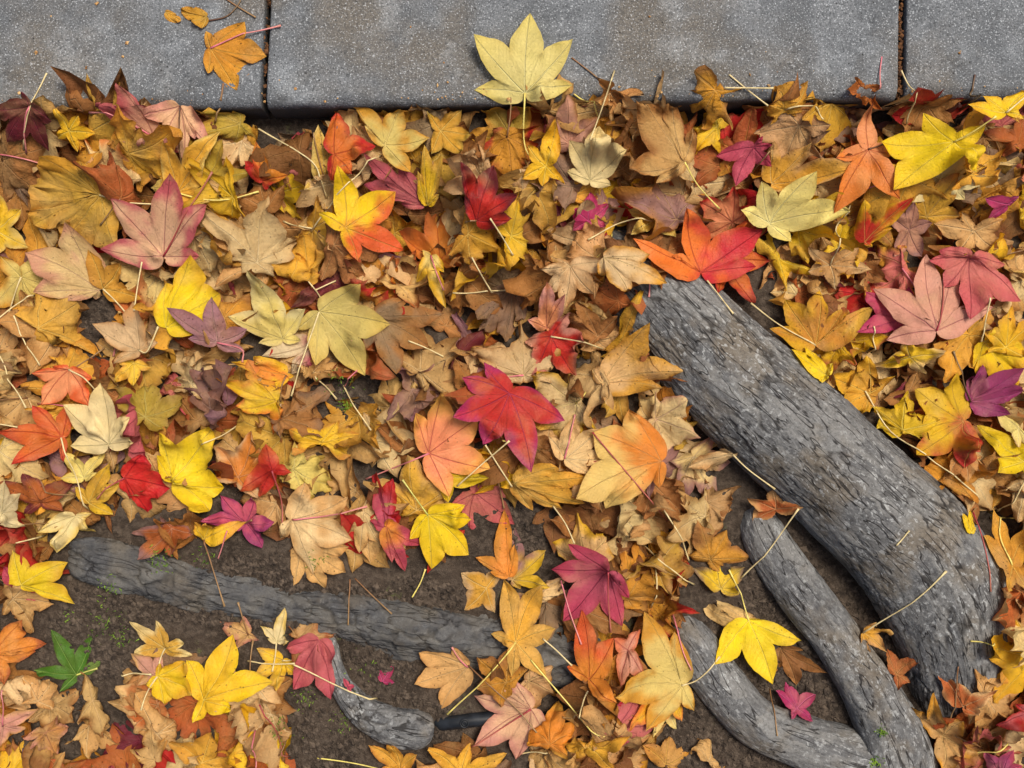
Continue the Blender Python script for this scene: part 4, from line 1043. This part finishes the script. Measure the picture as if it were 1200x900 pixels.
for idx, (lay, style, curl, base, tips, pet, ref, label) in enumerate(sorted(jobs + fills, key=lambda q: q[0])):
    rg = np.random.default_rng(5000 + int(lay * 1000) + idx)
    sinus = None
    if isinstance(curl, str):
        cs = curl.split('/'); curl = float(cs[0]); sinus = float(cs[1]) if len(cs) > 1 else None
    if isinstance(base, tuple): bx, by = base
    else: bx, by = map(float, base.split(','))
    x0, y0 = W(bx, by, .04)
    zg = float(hsamp(x0, y0)) + .008
    b = W(bx, by, zg)
    if isinstance(tips, tuple) or tips.startswith('@'):
        ang, L = tips if isinstance(tips, tuple) else map(float, tips[1:].split(','))
        c = b; Lm = L / 1000 * (1.12 if isinstance(tips, tuple) else 1.32)
        b2 = c - np.array([math.cos(R(ang)), math.sin(R(ang))]) * Lm * .35
        tp = star(b2, ang, Lm, rg); b = b2
    else:
        tp = [tuple(W(*map(float, q.split(',')), zg)) for q in tips.split()]
    pt = None
    if pet and pet != '-':
        q = pet.split(); pt = (q[0], [W(*map(float, r.split(',')), zg) for r in q[1:]])
    elif not label and rg.random() < .45:
        a = R(rg.uniform(0, 360)); l = rg.uniform(.03, .06)
        pt = (rg.choice(['w', 'y', 'b', 'p', 'b']), [b + l * np.array([math.cos(a), math.sin(a)])])
    e, P = leaf_thing(b, tp, style, curl, pt, rg, by > edge_px(bx) + 8, None, sinus)
    LEAVES.append([label, ref, WORD[first_style(style)], curl, P[:, :2].mean(0), e, P[:, 2].mean()])

# ---- labels
REFS = [(q[1], q[4]) for q in LEAVES if q[1] not in ('-', '')]
REFS += [('top end of the thick root', W(772, 345)), ('middle of the thick root', W(930, 515)), ('foot of the thick root', W(1110, 790)),
         ('blunt end of the flat root', W(105, 655)), ('end of the short root stub', W(490, 852)), ('drip hose', W(560, 845)),
         ('left kerb joint', W(308, 130)), ('right kerb joint', W(1057, 120))]
def near(xy, k=4):
    return [r for _, r in sorted((float(np.hypot(*(c - xy))), r) for r, c in REFS)][:k]
def relabel(cands, used, fallback_group):
    for c in cands:
        if c not in used and 4 <= len(c.replace('-', ' ').split()) <= 16:
            used[c] = None; return c, None
    return cands[0], True
used = {}
for q in LEAVES:
    if q[0]: used[q[0]] = q[5]
for q in LEAVES:
    if not q[0]:
        state = 'flat' if q[3] < .5 else 'curled' if q[3] < .68 else 'crumpled' if q[3] < .85 else 'tightly crumpled'
        n = near(q[4])
        what = f'{state} {q[2]} leaf'
        cands = [f'{what} beside the {n[0]}'] + [f'{what} between the {n[a]} and the {n[b]}' for a, b in ((0, 1), (0, 2), (1, 2), (0, 3), (1, 3))]
        q[0], _ = relabel(cands, used, GROUP)
    tag(q[5], q[0], 'leaf', GROUP)

# ------------------------------------------------------------------ loose stalks
STALKS = """
w 54,85 40,112 8,165
p -5,179 20,184 45,190
w 721,80 706,125 692,163
y 673,110 688,120 703,134
b 670,67 692,84 712,101
w 855,87 875,104 900,124
w 849,103 880,104 905,105
w 1057,82 1068,108 1073,138
p 1034,66 1031,85 1030,105
w 300,148 345,175 370,195 379,228
w 444,177 400,218 354,262
w 575,260 588,278 601,298
b 882,205 892,190 901,178
w 830,328 842,345 858,368
w 1015,458 1045,508 1095,545 1144,584
w 1021,383 1022,396 1022,412
w 1154,350 1153,375 1152,400
w -3,405 12,440 34,478
w 18,370 30,400 42,428
w 37,345 20,358 3,378
w 176,310 171,338 167,366
w -3,492 12,496 28,500
w 400,452 415,476 436,504
p 419,434 408,444 400,453
w 553,302 563,320 576,341
w 535,571 566,543 597,516
w 569,521 583,544 600,571
y 483,700 493,682 499,666
b 410,679 410,705 409,731
b 416,678 438,697 461,716
w 345,778 388,800 440,823
b 548,785 598,825 629,858
y 622,772 660,815 690,848 706,855
w 636,745 652,758 669,774
p 658,683 668,718 681,754
w 755,640 785,665 818,690
w 778,598 800,633 812,662
p 791,722 800,762 810,785
w 874,682 905,640 931,594
b 1121,780 1122,815 1123,852
y 1142,754 1154,754 1166,755
w 290,775 320,776 349,773
r 307,822 322,855 337,893
p 301,853 304,880 305,903
y 371,890 410,893 452,899
w -3,640 15,637 36,633
w 135,796 155,791 178,790
w 1198,553 1190,580 1180,602
r 1150,603 1156,650 1158,692
r 695,507 740,560 788,616
w 688,805 678,825 673,842
b 909,815 908,838 909,860
w 240,520 258,512 275,500
b 60,560 70,575 90,580
w 648,592 662,612 672,634
w 1052,640 1060,630 1066,622
w 480,400 500,408 520,418
p 270,620 262,640 255,655
"""
SW = {'w': 'whitish', 'y': 'straw yellow', 'p': 'pink', 'r': 'dark red', 'b': 'brown'}
for i, ln in enumerate(STALKS.strip().splitlines()):
    q = ln.split(); rg = np.random.default_rng(900 + i)
    px = [tuple(map(float, r.split(','))) for r in q[1:]]
    z = float(hsamp(*W(*px[1], .05))) + .003
    pts = [W(*p, z) for p in px]
    L = sum(math.dist(a, b) for a, b in zip(px, px[1:]))
    o, P = stalk_mesh(pts, None, q[0], .0011 if q[0] in 'wy' else .0009, .0008, None, 'leaf_stalk')
    m = P.mean(0); n = near(m[:2])
    what = f"{'long' if L > 62 else 'short' if L < 34 else 'thin'} {SW[q[0]]} loose stalk"
    c, _ = relabel([f'{what} beside the {n[0]}'] + [f'{what} between the {n[a]} and the {n[b]}' for a, b in ((0, 1), (0, 2), (1, 2), (0, 3))], used, None)
    o.data.transform(__import__('mathutils').Matrix.Translation(-Vector(P[0]))); o.location = P[0]
    tag(o, c, 'leaf stalk', 'loose leaf stalks on the heap')

# ------------------------------------------------------------------ on the concrete: curled scraps, twigs, flecks
def twig(px, colk, r, label):
    pts = [W(*p, KZ) for p in px]
    o, P = stalk_mesh(pts, None, colk, r, r * .8, None, 'twig'); tag(o, label, 'twig', 'thin twigs on the concrete')
twig([(243, 25), (265, 20), (278, 8), (286, -6)], 'd', .0011, 'thin dark bent twig on the concrete joined to a leaf scrap')
twig([(262, -3), (280, 9), (300, 21)], 'b', .0010, 'short brown straight twig crossing the dark bent twig')
twig([(262, 98), (258, 118), (246, 138)], 'b', .0013, 'brown twig hanging over the kerb below the amber leaf')
twig([(1142, 88), (1140, 100), (1137, 122)], 'd', .0013, 'dark twig standing at the kerb beyond the right joint')
for base, tips, cu, lab in (((194, 15), ((213, 26), (206, 28), (207, 17)), .30, 'tiny narrow yellow leaf scrap on the concrete'),
                             ((243, 21), ((213, 17), (217, 11), (230, 8), (226, 27), (238, 35)), .35, 'tiny curled golden leaf scrap joined to a twig on the concrete')):
    rg = np.random.default_rng(base[0])
    e, P = leaf_thing(W(*base, KZ), [tuple(W(*q, KZ)) for q in tips], 'gold', cu, None, rg, False, None, .95); e.name = 'leaf_scrap'
    tag(e, lab, 'leaf scrap', 'leaf scraps on the concrete')

def lumps(name, spots, mat, label, kind='stuff', sz=(.001, .003), seed=1, flat=.6):
    rg = np.random.default_rng(seed); V, F = [], []
    base = np.array([(1, 0, 0), (-1, 0, 0), (0, 1, 0), (0, -1, 0), (0, 0, 1), (0, 0, -1)], float)
    fc = [(0, 2, 4), (2, 1, 4), (1, 3, 4), (3, 0, 4), (2, 0, 5), (1, 2, 5), (3, 1, 5), (0, 3, 5)]
    for (x, y, z) in spots:
        s = sz[0] + (sz[1] - sz[0]) * rg.random() ** 2.5
        a = rg.uniform(0, 6.28); c, sn = math.cos(a), math.sin(a)
        q = base * (1 + rg.uniform(-.35, .35, (6, 1))) * s * np.array([1, rg.uniform(.5, 1), flat])
        q = np.stack([q[:, 0] * c - q[:, 1] * sn, q[:, 0] * sn + q[:, 1] * c, q[:, 2]], 1) + (x, y, z + s * flat * .4)
        F += [tuple(len(V) + i for i in f) for f in fc]; V += list(q)
    o = mesh_obj(name, V, F, mat, None, False); tag(o, label, 'debris', None, kind); return o

rg = np.random.default_rng(55)
sp = []
while len(sp) < 7000:
    px, py = rg.uniform(-30, 1230), rg.uniform(330, 930)
    if bare(px, py):
        x, y = W(px, py, 0); i, j = hidx(np.array([x]), np.array([y]))
        if H[i[0], j[0]] < .012: sp.append((x, y, float(soil_z(x, y))))
lumps('soil_crumbs', sp, M_GRIT, 'loose crumbs of dark earth and grit on the bare soil', sz=(.0008, .0058), seed=3)
sp = []
for px, py, n in ((43, 60, 3), (150, 53, 3), (145, 67, 2), (100, 80, 3), (520, 73, 3), (115, 2, 3), (1123, 62, 2), (716, 118, 3), (60, 20, 1), (480, 30, 1), (900, 60, 1), (760, 20, 1)):
    for _ in range(n): sp.append((*W(px + rg.normal(0, 1.5), py + rg.normal(0, 1.5), KZ), KZ + .0005))
for _ in range(90):
    px = rg.uniform(-20, 1220); sp.append((*W(px, edge_px(px) - 3 - rg.exponential(9), KZ), KZ + .0004))
lumps('leaf_crumbs', sp, mat_plain('pale_crumb', '8A5A28', 'D2AC74', 260), 'tiny tan leaf crumbs scattered on the concrete', sz=(.0007, .0026), seed=4)
sp = []
for px0, px1, n, y1 in ((1058.5, 1057, 170, 112), (313, 308, 40, 112)):
    for _ in range(n):
        f = rg.random(); sp.append((*W(px0 + (px1 - px0) * f + rg.normal(0, 1.6), -10 + f * (y1 + 10), KZ), KZ - .010 + rg.uniform(-.006, .004)))
lumps('joint_mulch', sp, M_CHIP, 'bits of bark and grit lodged in the pavement joints', sz=(.0012, .0042), seed=5, flat=.45)

# moss tufts
V, F = [], []
for px, py, rad, n in ((190, 655, 14, 70), (118, 730, 16, 70), (142, 750, 14, 60), (357, 820, 13, 60), (372, 660, 10, 20), (128, 690, 14, 40), (402, 448, 13, 40),
                       (403, 475, 6, 40), (1022, 847, 4, 45), (1018, 885, 5, 45), (330, 850, 16, 40), (400, 850, 14, 30), (240, 655, 12, 30), (75, 725, 10, 25), (430, 790, 20, 25)):
    for _ in range(n):
        x, y = W(px + rg.normal(0, rad * .6), py + rg.normal(0, rad * .6), .01); z = float(hsamp(x, y))
        if z > .075: continue
        a = rg.uniform(0, 6.28); l = rg.uniform(.002, .0048); d = np.array([math.cos(a), math.sin(a)])
        k = len(V); wv = .0006
        V += [(x - d[1] * wv, y + d[0] * wv, z - .0006), (x + d[1] * wv, y - d[0] * wv, z - .0006), (x + d[0] * l * .7 + d[1] * wv, y + d[1] * l * .7 - d[0] * wv, z + l * .6), (x + d[0] * l, y + d[1] * l, z + l * .5)]
        F += [(k, k + 1, k + 2), (k, k + 2, k + 3)]
mo = mesh_obj('moss', V, F, M_MOSS, None, False); tag(mo, 'sparse green moss shoots on soil and roots', 'moss', None, 'stuff')
